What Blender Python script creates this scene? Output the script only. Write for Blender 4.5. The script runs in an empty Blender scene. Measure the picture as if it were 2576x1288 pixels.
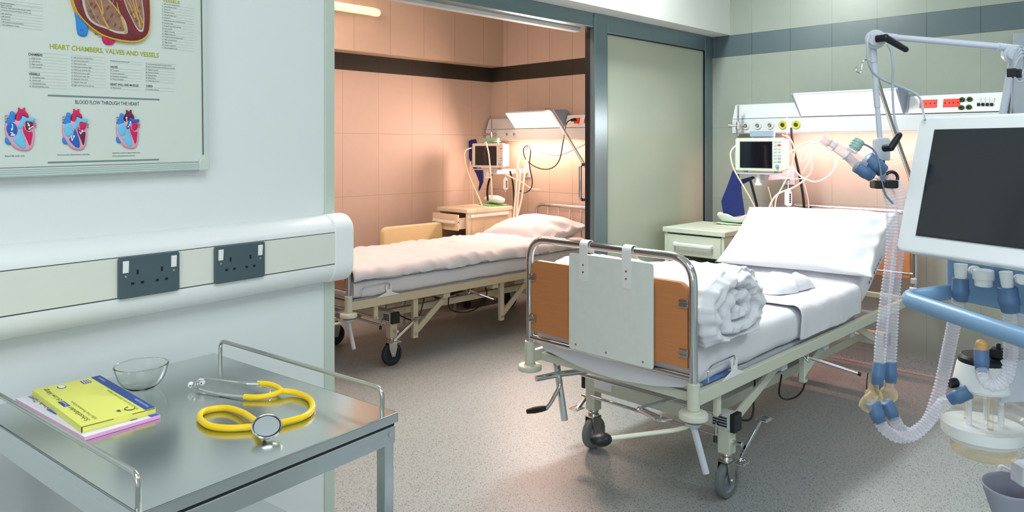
import math
H=1.45; FPX=1835.0; CXP=1288.0; HZ=368.0; S2=math.sqrt(.5)
AL=math.radians(7.4); CA,SA=math.cos(AL),math.sin(AL)
def ray(px,py):
    X=(px-CXP)/FPX; Z=(HZ-py)/FPX
    return ((X+1)*S2,(1-X)*S2,Z)
def at(px,py,Y):
    d=ray(px,py); return (d[0]*Y,d[1]*Y,H+d[2]*Y)
def on_x(px,py,x):
    d=ray(px,py); return at(px,py,x/d[0])
def on_y(px,py,y):
    d=ray(px,py); return at(px,py,y/d[1])
def on_z(px,py,z):
    d=ray(px,py); return at(px,py,(z-H)/d[2])
def to_f(p): return (p[0]*CA+p[1]*SA, -p[0]*SA+p[1]*CA, p[2])
def f_y(px,py,yl):
    d=to_f(ray(px,py)); Y=yl/d[1]; return (d[0]*Y,yl,H+d[2]*Y)
def f_z(px,py,z):
    return to_f(on_z(px,py,z))
import bpy, bmesh, random
from mathutils import Matrix, Vector, noise
V=Vector
SC=bpy.context.scene
COL=SC.collection
WM={}
FM=Matrix.Rotation(AL,4,'Z')          # frame of the white wall: x along it, y into it
IDM=Matrix.Identity(4)
rnd=random.Random(7)

def lin(c):
    return tuple(((v/255)/12.92 if v/255<=.04045 else ((v/255+.055)/1.055)**2.4) for v in c)+(1,)

def newmat(name):
    m=bpy.data.materials.new(name); m.use_nodes=True
    nt=m.node_tree; b=nt.nodes['Principled BSDF']
    return m,nt,b
def N(nt,typ,**kw):
    n=nt.nodes.new(typ)
    for k,v in kw.items():
        if k.startswith('i_'):
            n.inputs[k[2:].replace('_',' ')].default_value=v
        else: setattr(n,k,v)
    return n
def mat(name,rgb,rough=.5,metal=0,var=.05,scale=30,bump=0,bscale=200,spec=.5,coat=0,emit=0,ecol=None,trans=0,ior=1.45,alpha=1,sheen=0,stretch=None,sss=0):
    m,nt,b=newmat(name)
    tc=N(nt,'ShaderNodeTexCoord')
    vec=tc.outputs['Object']
    if stretch:
        mp=N(nt,'ShaderNodeMapping'); mp.inputs['Scale'].default_value=stretch
        nt.links.new(vec,mp.inputs['Vector']); vec=mp.outputs['Vector']
    nz=N(nt,'ShaderNodeTexNoise'); nz.inputs['Scale'].default_value=scale; nz.inputs['Detail'].default_value=3
    nt.links.new(vec,nz.inputs['Vector'])
    c=lin(rgb)
    mx=N(nt,'ShaderNodeMix',data_type='RGBA')
    mx.inputs[6].default_value=tuple(max(0,v*(1-var)) for v in c[:3])+(1,)
    mx.inputs[7].default_value=tuple(min(1,v*(1+var)) for v in c[:3])+(1,)
    nt.links.new(nz.outputs['Fac'],mx.inputs[0])
    nt.links.new(mx.outputs[2],b.inputs['Base Color'])
    b.inputs['Roughness'].default_value=rough; b.inputs['Metallic'].default_value=metal
    b.inputs['Specular IOR Level'].default_value=spec
    b.inputs['IOR'].default_value=ior
    if coat: b.inputs['Coat Weight'].default_value=coat; b.inputs['Coat Roughness'].default_value=.1
    if trans: b.inputs['Transmission Weight'].default_value=trans
    if alpha<1: b.inputs['Alpha'].default_value=alpha
    if sheen: b.inputs['Sheen Weight'].default_value=sheen
    if emit:
        b.inputs['Emission Color'].default_value=lin(ecol or rgb); b.inputs['Emission Strength'].default_value=emit
    if bump:
        n2=N(nt,'ShaderNodeTexNoise'); n2.inputs['Scale'].default_value=bscale; n2.inputs['Detail'].default_value=2
        nt.links.new(vec,n2.inputs['Vector'])
        bp=N(nt,'ShaderNodeBump'); bp.inputs['Strength'].default_value=bump; bp.inputs['Distance'].default_value=.002
        nt.links.new(n2.outputs['Fac'],bp.inputs['Height']); nt.links.new(bp.outputs['Normal'],b.inputs['Normal'])
    return m

def fmat(p,o):  # frame matrix with z axis along o from p
    z=V(o).normalized(); a=V((0,0,1)) if abs(z.z)<.9 else V((1,0,0))
    x=a.cross(z).normalized(); y=z.cross(x)
    return Matrix(((x.x,y.x,z.x,p[0]),(x.y,y.y,z.y,p[1]),(x.z,y.z,z.z,p[2]),(0,0,0,1)))

def catmull(pts,n=8,closed=False):
    P=[V(p) for p in pts]; out=[]; m=len(P)
    segs=m if closed else m-1
    for i in range(segs):
        p1=P[i]; p2=P[(i+1)%m]
        p0=P[(i-1)%m] if (closed or i>0) else p1*2-p2
        p3=P[(i+2)%m] if (closed or i+2<m) else p2*2-p1
        for k in range(n):
            t=k/n
            out.append(.5*((2*p1)+(p2-p0)*t+(2*p0-5*p1+4*p2-p3)*t*t+(3*p1-p0-3*p2+p3)*t**3))
    if not closed: out.append(P[-1])
    return out
def fillet(pts,r,n=6):
    P=[V(p) for p in pts]; out=[P[0]]
    for i in range(1,len(P)-1):
        a,b,c=P[i-1],P[i],P[i+1]
        u=(a-b); w=(c-b); rr=min(r,u.length*.49,w.length*.49)
        s=b+u.normalized()*rr; e=b+w.normalized()*rr
        for k in range(n+1):
            t=k/n; out.append(s*(1-t)**2+b*2*t*(1-t)+e*t*t)
    out.append(P[-1]); return out
def rrect(w,h,r,n=4,cx=0,cy=0):
    o=[]
    for sx,sy,a0 in ((1,1,0),(-1,1,90),(-1,-1,180),(1,-1,270)):
        for k in range(n+1):
            a=math.radians(a0+90*k/n)
            o.append((cx+sx*(w/2-r)+r*math.cos(a),cy+sy*(h/2-r)+r*math.sin(a)))
    return o

class MB:
    def __init__(s,space=None):
        s.v=[]; s.f=[]; s.mi=[]; s.sm=[]; s.cur=0; s.M=space if space is not None else IDM
    def m(s,i): s.cur=i; return s
    def add(s,vs,fs,smooth=True,M=None):
        T=s.M@M if M is not None else s.M
        o=len(s.v)
        s.v+= [T@V(v) for v in vs]
        for f in fs:
            s.f.append([o+i for i in f]); s.mi.append(s.cur); s.sm.append(smooth)
        return s
    def box(s,c,d,M=None,rot=None):
        x,y,z=[k/2 for k in d]
        R=Matrix.Translation(V(c))
        if rot is not None: R=R@rot
        if M is not None: R=M@R
        vs=[(a*x,b*y,e*z) for a in(-1,1) for b in(-1,1) for e in(-1,1)]
        return s.add(vs,[(0,1,3,2),(4,6,7,5),(0,4,5,1),(2,3,7,6),(0,2,6,4),(1,5,7,3)],False,R)
    def box2(s,x0,x1,y0,y1,z0,z1,M=None):
        return s.box(((x0+x1)/2,(y0+y1)/2,(z0+z1)/2),(x1-x0,y1-y0,z1-z0),M)
    def bar(s,p,q,w,h):
        p=V(p);q=V(q); M=fmat((p+q)/2,q-p)
        return s.box((0,0,0),(w,h,(q-p).length),M)
    def cyl(s,p,q,r,r2=None,n=16,caps=True,smooth=True):
        p=V(p);q=V(q); r2=r if r2 is None else r2
        M=fmat(p,q-p); L=(q-p).length
        vs=[];fs=[]
        for z,rr in((0,r),(L,r2)):
            for k in range(n):
                a=2*math.pi*k/n; vs.append((rr*math.cos(a),rr*math.sin(a),z))
        for k in range(n): fs.append((k,(k+1)%n,n+(k+1)%n,n+k))
        if caps: fs.append(tuple(range(n-1,-1,-1))); fs.append(tuple(range(n,2*n)))
        return s.add(vs,fs,smooth,M)
    def tube(s,pts,r,n=8,closed=False,caps=True,sy=1.0):
        P=[V(p) for p in pts]; m=len(P)
        T=[]
        for i in range(m):
            a=P[(i-1)%m] if (closed or i>0) else P[i]; b=P[(i+1)%m] if (closed or i<m-1) else P[i]
            t=(b-a); T.append(t.normalized() if t.length>1e-9 else V((0,0,1)))
        nn=V((0,0,1)) if abs(T[0].z)<.9 else V((1,0,0))
        nn=(nn-T[0]*nn.dot(T[0])).normalized()
        vs=[];fs=[]
        for i in range(m):
            nn=(nn-T[i]*nn.dot(T[i]))
            nn=nn.normalized() if nn.length>1e-6 else V((1,0,0))
            bb=T[i].cross(nn); rr=r[i] if isinstance(r,(list,tuple)) else r
            for k in range(n):
                a=2*math.pi*k/n; vs.append(P[i]+nn*(rr*math.cos(a)*sy)+bb*(rr*math.sin(a)))
        for i in range(m if closed else m-1):
            j=(i+1)%m
            for k in range(n):
                k2=(k+1)%n; fs.append((i*n+k,i*n+k2,j*n+k2,j*n+k))
        if caps and not closed:
            fs.append(tuple(range(n-1,-1,-1))); fs.append(tuple(range((m-1)*n,m*n)))
        return s.add(vs,fs,True)
    def lathe(s,prof,M=None,n=24,cap0=True,cap1=True):
        vs=[];fs=[];m=len(prof)
        for r,z in prof:
            for k in range(n):
                a=2*math.pi*k/n; vs.append((r*math.cos(a),r*math.sin(a),z))
        for i in range(m-1):
            for k in range(n):
                k2=(k+1)%n; fs.append((i*n+k,i*n+k2,(i+1)*n+k2,(i+1)*n+k))
        if cap0 and prof[0][0]>1e-5: fs.append(tuple(range(n-1,-1,-1)))
        if cap1 and prof[-1][0]>1e-5: fs.append(tuple(range((m-1)*n,m*n)))
        return s.add(vs,fs,True,M)
    def prism(s,poly,h0,h1,M=None,fn=None,smooth=False):
        n=len(poly)
        if fn is None: fn=lambda u,v,h:(u,v,h)
        vs=[fn(p[0],p[1],h0) for p in poly]+[fn(p[0],p[1],h1) for p in poly]
        fs=[tuple(range(n-1,-1,-1)),tuple(range(n,2*n))]
        fs+=[(k,(k+1)%n,n+(k+1)%n,n+k) for k in range(n)]
        return s.add(vs,fs,smooth,M)
    def dome(s,poly,h0,h1,fn,steps=((1,0),(.99,.45),(.95,.75),(.85,.93),(.6,1))):
        # raised relief: rings shrinking to the middle
        cx=sum(p[0] for p in poly)/len(poly); cy=sum(p[1] for p in poly)/len(poly)
        n=len(poly); vs=[];fs=[]
        for sc,t in steps:
            for p in poly: vs.append(fn(cx+(p[0]-cx)*sc,cy+(p[1]-cy)*sc,h0+(h1-h0)*t))
        for i in range(len(steps)-1):
            for k in range(n):
                k2=(k+1)%n; fs.append((i*n+k,i*n+k2,(i+1)*n+k2,(i+1)*n+k))
        fs.append(tuple(range((len(steps)-1)*n,len(steps)*n)))
        return s.add(vs,fs,True)
    def ball(s,c,r,nu=16,nv=10,M=None):
        if not isinstance(r,(tuple,list)): r=(r,r,r)
        vs=[];fs=[]
        for i in range(nv+1):
            th=math.pi*i/nv
            for k in range(nu):
                a=2*math.pi*k/nu
                vs.append((c[0]+r[0]*math.sin(th)*math.cos(a),c[1]+r[1]*math.sin(th)*math.sin(a),c[2]+r[2]*math.cos(th)))
        for i in range(nv):
            for k in range(nu):
                k2=(k+1)%nu; fs.append((i*nu+k,(i+1)*nu+k,(i+1)*nu+k2,i*nu+k2))
        return s.add(vs,fs,True,M)
    def surf(s,fn,nu,nv,closeu=False):
        vs=[];fs=[]
        for j in range(nv+1):
            for i in range(nu if closeu else nu+1):
                vs.append(fn(i/nu,j/nv))
        w=nu if closeu else nu+1
        for j in range(nv):
            for i in range(nu):
                i2=(i+1)%w; fs.append((j*w+i,j*w+i2,(j+1)*w+i2,(j+1)*w+i))
        return s.add(vs,fs,True)
    def text(s,string,org,ux,uz,h,w=None,align=0,bold=0):
        """lettering: org baseline start, ux/uz unit directions, h cap height, w total width"""
        vs,fs,x0,x1,ch=glyphs(string,bold)
        k=h/ch; kx=(w/(x1-x0)) if w else k
        ux=V(ux);uz=V(uz);o=V(org); off=-(x0)*kx
        if align==1: off-= (x1-x0)*kx/2
        return s.add([o+ux*(v[0]*kx+off)+uz*(v[1]*k) for v in vs],fs,False)
    def build(s,name,mats,parent=None,bev=0,bseg=2,ang=38,merge=False,sub=0,solid=0):
        me=bpy.data.meshes.new(name)
        if parent is not None: T=WM[parent].inverted()
        else:
            xs=[v.x for v in s.v];ys=[v.y for v in s.v];zs=[v.z for v in s.v]
            c=V(((min(xs)+max(xs))/2,(min(ys)+max(ys))/2,min(zs))); T=Matrix.Translation(-c)
        me.from_pydata([T@v for v in s.v],[],s.f)
        if not isinstance(mats,(list,tuple)): mats=[mats]
        for mm in mats: me.materials.append(mm)
        me.polygons.foreach_set('material_index',s.mi); me.polygons.foreach_set('use_smooth',s.sm)
        bm=bmesh.new(); bm.from_mesh(me)
        if merge: bmesh.ops.remove_doubles(bm,verts=bm.verts,dist=1e-5)
        bmesh.ops.recalc_face_normals(bm,faces=bm.faces); bm.to_mesh(me); bm.free()
        if any(s.sm): me.set_sharp_from_angle(angle=math.radians(ang))
        me.update()
        o=bpy.data.objects.new(name,me); COL.objects.link(o)
        if parent is not None:
            o.parent=parent; WM[o]=WM[parent]
        else:
            o.location=c; WM[o]=Matrix.Translation(c)
        if solid:
            md=o.modifiers.new('thickness','SOLIDIFY'); md.thickness=solid; md.offset=0
        if bev:
            md=o.modifiers.new('edge','BEVEL'); md.width=bev; md.segments=bseg; md.limit_method='ANGLE'; md.angle_limit=math.radians(40)
        if sub:
            md=o.modifiers.new('sub','SUBSURF'); md.levels=sub; md.render_levels=sub
        return o

_G={}
def glyphs(string,bold=0):
    key=(string,bold)
    if key in _G: return _G[key]
    cu=bpy.data.curves.new('lettering','FONT'); cu.body=string; cu.resolution_u=3; cu.offset=bold
    ob=bpy.data.objects.new('lettering',cu)
    me=bpy.data.meshes.new_from_object(ob)
    vs=[(v.co.x,v.co.y) for v in me.vertices]; fs=[tuple(p.vertices) for p in me.polygons]
    bpy.data.objects.remove(ob); bpy.data.meshes.remove(me); bpy.data.curves.remove(cu)
    x0=min(v[0] for v in vs); x1=max(v[0] for v in vs)
    _G[key]=(vs,fs,x0,x1,.73); return _G[key]

def tag(o,label,cat=None,group=None,kind=None):
    if label: o['label']=label
    if cat: o['category']=cat
    if group: o['group']=group
    if kind: o['kind']=kind
    return o
def thing(name,label,cat,loc=(0,0,0),rz=0,group=None):
    o=bpy.data.objects.new(name,None); COL.objects.link(o); o.empty_display_size=.05
    o.location=loc; o.rotation_euler=(0,0,rz)
    WM[o]=Matrix.Translation(V(loc))@Matrix.Rotation(rz,4,'Z')
    return tag(o,label,cat,group)
def struct(o): o['kind']='structure'; return o
def fw(p): return FM@V(p)
# ---------------------------------------------------------------- materials
def tile_mat(name,axis,u0,w,z0,h,rgb,stripe,sz0,sz1,joint=(150,150,140),rough=.28):
    """wall tiles: columns w wide from u0, rows h tall from z0, a dark border course between sz0 and sz1"""
    m,nt,b=newmat(name)
    g=N(nt,'ShaderNodeNewGeometry'); sp=N(nt,'ShaderNodeSeparateXYZ'); nt.links.new(g.outputs['Position'],sp.inputs[0])
    def M(op,a,bb=None):
        n=N(nt,'ShaderNodeMath',operation=op)
        for i,x in enumerate((a,bb)):
            if x is None: continue
            if isinstance(x,(int,float)): n.inputs[i].default_value=x
            else: nt.links.new(x,n.inputs[i])
        return n.outputs[0]
    U=sp.outputs[axis]; Z=sp.outputs['Z']
    fu=M('FRACT',M('DIVIDE',M('SUBTRACT',U,u0),w))
    ju=M('LESS_THAN',M('MULTIPLY',M('MINIMUM',fu,M('SUBTRACT',1,fu)),w),.0022)
    # rows below the border count down from it, rows above count up
    below=M('LESS_THAN',Z,sz0); above=M('GREATER_THAN',Z,sz1)
    fz=M('FRACT',M('DIVIDE',M('ABSOLUTE',M('SUBTRACT',Z,sz0)),h))
    jz1=M('MULTIPLY',M('LESS_THAN',M('MULTIPLY',M('MINIMUM',fz,M('SUBTRACT',1,fz)),h),.0022),below)
    jz2=M('LESS_THAN',M('MINIMUM',M('ABSOLUTE',M('SUBTRACT',Z,sz0)),M('ABSOLUTE',M('SUBTRACT',Z,sz1))),.0022)
    J=M('MAXIMUM',ju,M('MAXIMUM',jz1,jz2))
    S=M('SUBTRACT',M('SUBTRACT',1,below),above)
    # per-tile tone
    cu=M('FLOOR',M('DIVIDE',M('SUBTRACT',U,u0),w)); cz=M('FLOOR',M('DIVIDE',M('SUBTRACT',Z,sz0),h))
    cb=N(nt,'ShaderNodeCombineXYZ'); nt.links.new(cu,cb.inputs[0]); nt.links.new(cz,cb.inputs[1])
    wn=N(nt,'ShaderNodeTexWhiteNoise'); nt.links.new(cb.outputs[0],wn.inputs['Vector'])
    nz=N(nt,'ShaderNodeTexNoise'); nz.inputs['Scale'].default_value=14; nz.inputs['Detail'].default_value=5
    nt.links.new(g.outputs['Position'],nz.inputs['Vector'])
    tone=M('ADD',M('ADD',.93,M('MULTIPLY',wn.outputs['Value'],.05)),M('MULTIPLY',nz.outputs['Fac'],.08))
    def mix(f,a,c):
        n=N(nt,'ShaderNodeMix',data_type='RGBA'); nt.links.new(f,n.inputs[0])
        for i,x in((6,a),(7,c)):
            if isinstance(x,tuple): n.inputs[i].default_value=x
            else: nt.links.new(x,n.inputs[i])
        return n.outputs[2]
    c=mix(J,lin(rgb),lin(joint))
    c2=mix(J,lin(stripe),tuple(v*.45 for v in lin(stripe)[:3])+(1,))
    c=mix(S,c,c2)
    mul=N(nt,'ShaderNodeVectorMath',operation='SCALE'); nt.links.new(c,mul.inputs[0]); nt.links.new(tone,mul.inputs['Scale'])
    nt.links.new(mul.outputs[0],b.inputs['Base Color'])
    b.inputs['Roughness'].default_value=rough
    bp=N(nt,'ShaderNodeBump'); bp.inputs['Strength'].default_value=.5; bp.inputs['Distance'].default_value=.002
    nt.links.new(M('SUBTRACT',1,J),bp.inputs['Height']); nt.links.new(bp.outputs['Normal'],b.inputs['Normal'])
    return m
def floor_mat():
    m,nt,b=newmat('speckled vinyl floor')
    g=N(nt,'ShaderNodeNewGeometry')
    base=(158,162,155)
    def vor(scale,th):
        v=N(nt,'ShaderNodeTexVoronoi'); v.inputs['Scale'].default_value=scale
        nt.links.new(g.outputs['Position'],v.inputs['Vector'])
        l=N(nt,'ShaderNodeMath',operation='LESS_THAN'); l.inputs[1].default_value=th
        nt.links.new(v.outputs['Distance'],l.inputs[0])
        w=N(nt,'ShaderNodeSeparateColor'); nt.links.new(v.outputs['Color'],w.inputs[0])
        k=N(nt,'ShaderNodeMath',operation='GREATER_THAN'); k.inputs[1].default_value=.45
        nt.links.new(w.outputs[0],k.inputs[0])
        mm=N(nt,'ShaderNodeMath',operation='MULTIPLY'); nt.links.new(l.outputs[0],mm.inputs[0]); nt.links.new(k.outputs[0],mm.inputs[1])
        return mm.outputs[0]
    def mix(f,a,c):
        n=N(nt,'ShaderNodeMix',data_type='RGBA'); nt.links.new(f,n.inputs[0])
        for i,x in((6,a),(7,c)):
            if isinstance(x,tuple): n.inputs[i].default_value=x
            else: nt.links.new(x,n.inputs[i])
        return n.outputs[2]
    nz=N(nt,'ShaderNodeTexNoise'); nz.inputs['Scale'].default_value=260; nz.inputs['Detail'].default_value=2
    nt.links.new(g.outputs['Position'],nz.inputs['Vector'])
    c=mix(nz.outputs['Fac'],lin((136,144,146)),lin((166,172,170)))
    c=mix(vor(190,.30),c,lin((112,120,120)))
    c=mix(vor(150,.24),c,lin((184,184,176)))
    c=mix(vor(140,.27),c,lin((58,70,80)))
    c=mix(vor(92,.19),c,lin((48,58,68)))
    nt.links.new(c,b.inputs['Base Color'])
    b.inputs['Roughness'].default_value=.42; b.inputs['Specular IOR Level'].default_value=.4
    return m
M_floor=floor_mat()
M_white=mat('white painted wall',(226,230,230),.6,var=.015,scale=3)
M_ceil=mat('white ceiling paint',(235,236,232),.8,var=.02)
M_beam=mat('white beam paint',(226,230,226),.6,var=.02,scale=4)
M_trim=mat('pale green edge strip',(196,206,194),.45,var=.02)
M_tback=tile_mat('grey green wall tiles','Y',1.412-.295*6,.295,0,.5445,(153,161,151),(88,104,110),2.137,2.298,(143,149,139))
M_tbackl=tile_mat('buff tiles of the side room end wall','Y',4.345-.285*4,.285,0,.5445,(202,184,170),(46,46,38),2.105,2.25,(160,142,126),rough=.55)
M_tleft=tile_mat('buff tiles of the side room long wall','X',3.383-.369*4,.369,0,.5445,(202,184,170),(46,46,38),2.105,2.25,(176,158,142),rough=.6)
M_tup=tile_mat('buff tiles of the bulkhead','X',3.383-.369*4,.369,0,.9,(196,178,160),(52,50,44),1.2,1.3,(160,142,124),rough=.6)
M_dframe=mat('grey blue anodised door frame',(128,148,154),.3,metal=.7,var=.03,scale=60)
M_dframe2=mat('dark seal strip',(18,24,34),.4,var=.05)
M_dwhite=mat('white track cover',(232,232,226),.5)
M_chrome=mat('polished chrome',(214,216,218),.09,metal=1,var=.02)
M_steel=mat('brushed stainless steel',(208,214,212),.20,metal=1,var=.05,scale=40,stretch=(1,30,1))
M_steelrail=mat('satin steel rail',(196,198,192),.22,metal=1,var=.03)
M_black=mat('black plastic',(22,24,28),.4,var=.1)
M_dkmetal=mat('dark grey steel',(70,74,78),.4,metal=.7)
M_rubber=mat('grey rubber tyre',(112,120,122),.6,var=.08)
M_rubberd=mat('dark rubber tyre',(38,44,48),.6,var=.08)
M_cream=mat('cream enamelled steel',(206,210,194),.35,var=.02)
M_creamd=mat('beige enamelled steel',(206,196,170),.35,var=.02)
M_wplastic=mat('white plastic',(236,238,238),.35,var=.01)
M_offw=mat('off white plastic',(222,224,214),.4,var=.02)
M_sheet=mat('white cotton sheet',(222,223,230),.85,var=.02,scale=12,bump=.12,bscale=900,sheen=.1)
M_bluepad=mat('blue mattress underlay',(92,130,190),.7)
M_screenoff=mat('switched off dark screen',(7,11,24),.12,spec=.5,var=.1,ior=1.7)
def wood():
    m,nt,b=newmat('beech veneer')
    tc=N(nt,'ShaderNodeTexCoord'); mp=N(nt,'ShaderNodeMapping'); mp.inputs['Scale'].default_value=(1.5,1.5,42)
    nt.links.new(tc.outputs['Object'],mp.inputs[0])
    nz=N(nt,'ShaderNodeTexNoise'); nz.inputs['Scale'].default_value=3; nz.inputs['Detail'].default_value=6; nz.inputs['Distortion'].default_value=.4
    nt.links.new(mp.outputs[0],nz.inputs['Vector'])
    r=N(nt,'ShaderNodeValToRGB'); r.color_ramp.elements[0].color=lin((190,120,72)); r.color_ramp.elements[1].color=lin((208,140,90))
    nt.links.new(nz.outputs['Fac'],r.inputs[0]); nt.links.new(r.outputs[0],b.inputs['Base Color']); b.inputs['Roughness'].default_value=.42
    return m
M_wood=wood()
def glass(name,rgb,rough=0.0,ior=1.45):
    m,nt,b=newmat(name)
    b.inputs['Base Color'].default_value=lin(rgb); b.inputs['Transmission Weight'].default_value=1
    b.inputs['Roughness'].default_value=rough; b.inputs['IOR'].default_value=ior
    nz=N(nt,'ShaderNodeTexNoise'); nz.inputs['Scale'].default_value=8
    mr=N(nt,'ShaderNodeMath',operation='MULTIPLY_ADD'); mr.inputs[1].default_value=.02; mr.inputs[2].default_value=rough
    nt.links.new(nz.outputs['Fac'],mr.inputs[0]); nt.links.new(mr.outputs[0],b.inputs['Roughness'])
    return m
def thinglass(name,rgb,op=.25,rough=.05,k=.75):
    """thin clear plastic: mostly see-through with gloss"""
    m,nt,b=newmat(name)
    b.inputs['Base Color'].default_value=lin(rgb); b.inputs['Roughness'].default_value=rough
    fr=N(nt,'ShaderNodeLayerWeight'); fr.inputs['Blend'].default_value=.35
    ma=N(nt,'ShaderNodeMath',operation='MULTIPLY_ADD'); ma.inputs[1].default_value=k; ma.inputs[2].default_value=op; ma.use_clamp=True
    nt.links.new(fr.outputs['Facing'],ma.inputs[0]); nt.links.new(ma.outputs[0],b.inputs['Alpha'])
    nz=N(nt,'ShaderNodeTexNoise'); nz.inputs['Scale'].default_value=20
    mr=N(nt,'ShaderNodeMath',operation='MULTIPLY_ADD'); mr.inputs[1].default_value=.05; mr.inputs[2].default_value=rough
    nt.links.new(nz.outputs['Fac'],mr.inputs[0]); nt.links.new(mr.outputs[0],b.inputs['Roughness'])
    return m
def frosted():
    m,nt,b=newmat('frosted door glass')
    b.inputs['Base Color'].default_value=lin((186,198,182)); b.inputs['Roughness'].default_value=.22
    nz=N(nt,'ShaderNodeTexNoise'); nz.inputs['Scale'].default_value=300
    mx=N(nt,'ShaderNodeMix',data_type='RGBA'); mx.inputs[6].default_value=lin((192,204,188)); mx.inputs[7].default_value=lin((200,212,196))
    nt.links.new(nz.outputs['Fac'],mx.inputs[0]); nt.links.new(mx.outputs[2],b.inputs['Base Color'])
    tr=N(nt,'ShaderNodeBsdfTranslucent'); tr.inputs[0].default_value=lin((196,206,190))
    ms=N(nt,'ShaderNodeMixShader'); ms.inputs[0].default_value=.35
    out=nt.nodes['Material Output']
    nt.links.new(b.outputs[0],ms.inputs[1]); nt.links.new(tr.outputs[0],ms.inputs[2]); nt.links.new(ms.outputs[0],out.inputs['Surface'])
    return m
M_frost=frosted()
M_clear=glass('clear plastic',(252,254,252),.0,1.16)
M_hose=thinglass('clear ribbed hose',(232,230,242),.19,.10)
M_amber=thinglass('amber tinted clear plastic',(236,212,156),.10,.05,.6)
M_hard=thinglass('clear hard plastic',(232,236,226),.05,.04,.45)
M_ypc=thinglass('clear connector plastic',(226,226,232),.30,.05,.65)
M_cuff=mat('blue hose connector rubber',(80,112,150),.42,var=.04)
M_navy=mat('navy blue nylon',(30,44,112),.7,bump=.2,bscale=500)
M_cable=mat('cream cable',(236,228,206),.45)
M_cablew=mat('white cable',(236,234,236),.45)
M_cableg=mat('grey cable',(170,178,190),.45)
M_cableb=mat('black cable',(20,20,22),.4)
M_blue=mat('pale blue moulded plastic',(122,160,196),.38,var=.02)
M_grey=mat('grey plastic',(128,134,146),.5)
M_lightgrey=mat('light grey enamel',(196,202,212),.35)
M_red=mat('red socket plastic',(236,60,40),.4)
M_yel=mat('yellow green outlet plastic',(206,204,80),.4)
M_green=mat('green paper cloth',(150,220,140),.8)
M_teal=mat('pale teal plastic',(150,190,180),.4)
# ---------------------------------------------------------------- room
XB=5.13; YP=2.935; YL=5.43; CZ=3.0
def sbox(name,m,x0,x1,y0,y1,z0,z1): 
    b=MB(); b.box2(x0,x1,y0,y1,z0,z1); return struct(b.build(name,m))
sbox('floor',M_floor,-2.6,XB+.1,-2.6,YL+.1,-.1,0)
sbox('ceiling',M_ceil,-2.6,XB+.1,-2.6,YL+.1,CZ,CZ+.1)
sbox('wall_back',M_tback,XB,XB+.1,-2.6,YP+.05,0,CZ)
sbox('wall_back_left',M_tbackl,XB,XB+.1,YP+.05,YL+.1,0,CZ)
sbox('wall_left_far',M_tleft,-2.6,XB,YL,YL+.1,0,CZ)
sbox('wall_upper_left',M_tup,-2.5,XB,5.254,YL,2.25,CZ)
sbox('wall_front',M_white,-2.7,-2.6,-2.6,YL+.1,0,CZ)
sbox('wall_right',M_white,-2.6,XB,-2.7,-2.6,0,CZ)
# white wall in front: slab in its own frame
b=MB(FM); b.box2(-2.6,1.362,1.71,1.84,0,CZ); struct(b.build('wall_left',M_white))
b=MB(FM); b.box2(1.333,1.368,1.704,1.846,0,1.062); b.box2(1.333,1.368,1.704,1.846,1.252,CZ); struct(b.build('trim_1',M_trim,bev=.003))
# partition between the rooms: wall over the doorway and the boxed beam before it
sbox('wall_partition',M_beam,-.6,XB,YP,YP+.13,2.33,CZ)
sbox('trim_2',M_beam,-.6,XB,2.77,YP,2.302,CZ)
# skirting of the floor vinyl turned up the wall
b=MB()
prof=[(0,.095),(.006,.095),(.008,.03),(.018,.01),(.04,.0015),(0,.0015)]
b.add([(XB-p[0],y,p[1]) for y in(.2,YP) for p in prof],[(k,(k+1)%6,6+(k+1)%6,6+k) for k in range(6)],True)
struct(b.build('baseboard_back',M_floor))
b=MB()
b.add([(XB-p[0],y,p[1]) for y in(YP+.14,YL) for p in prof],[(k,(k+1)%6,6+(k+1)%6,6+k) for k in range(6)],True)
struct(b.build('baseboard_back_left',M_floor))
b=MB()
b.add([(x,YL-p[0],p[1]) for x in(1,XB) for p in prof],[(k,(k+1)%6,6+(k+1)%6,6+k) for k in range(6)],True)
struct(b.build('baseboard_left_far',M_floor))
# sliding glass door
d=thing('door_1','grey framed sliding door with frosted glass between the two rooms','door',(4.4,YP,0)); d['kind']='structure'
x0,x1,zt=3.66,5.12,2.302
b=MB(); 
b.box2(x0,x0+.135,YP-.02,YP+.008,.01,zt); b.box2(x1-.10,x1,YP-.02,YP+.008,.01,zt)
b.box2(x0+.135,x1-.10,YP-.02,YP+.008,zt-.115,zt); b.box2(x0+.135,x1-.10,YP-.02,YP+.008,.01,.13)
b.build('leaf_frame',M_dframe,d,bev=.004)
b=MB(); b.box2(x0+.13,x1-.095,YP-.002,YP+.005,.125,zt-.11); b.build('glass_pane',M_frost,d)
b=MB()
for (a,c,e,f) in ((x0+.133,x0+.139,.13,zt-.115),(x1-.104,x1-.098,.13,zt-.115)): b.box2(a,c,YP-.016,YP+.006,e,f)
b.box2(x0+.133,x1-.1,YP-.016,YP+.006,zt-.121,zt-.115)
b.build('glazing_seal',M_dframe2,d)
# fixed jamb behind the leaf
b=MB(); b.box2(x0+.026,x0+.12,YP+.020,YP+.040,0,2.33); b.build('jamb',M_dframe,d,bev=.004)
b=MB(); b.box2(x0+.034,x0+.12,YP+.042,YP+.088,0,2.33); b.build('edge_seal',M_dframe2,d,bev=.003)
p=on_y(1473,457,YP+.09); q=on_y(1473,546,YP+.09)
b=MB(); hx=x0+.056
b.tube(fillet([(hx+.02,YP+.116,1.33),(hx-.035,YP+.116,1.33),(hx-.035,YP+.116,1.10),(hx+.02,YP+.116,1.10)],.03),.0105,10); b.build('handle',M_chrome,d)
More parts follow.
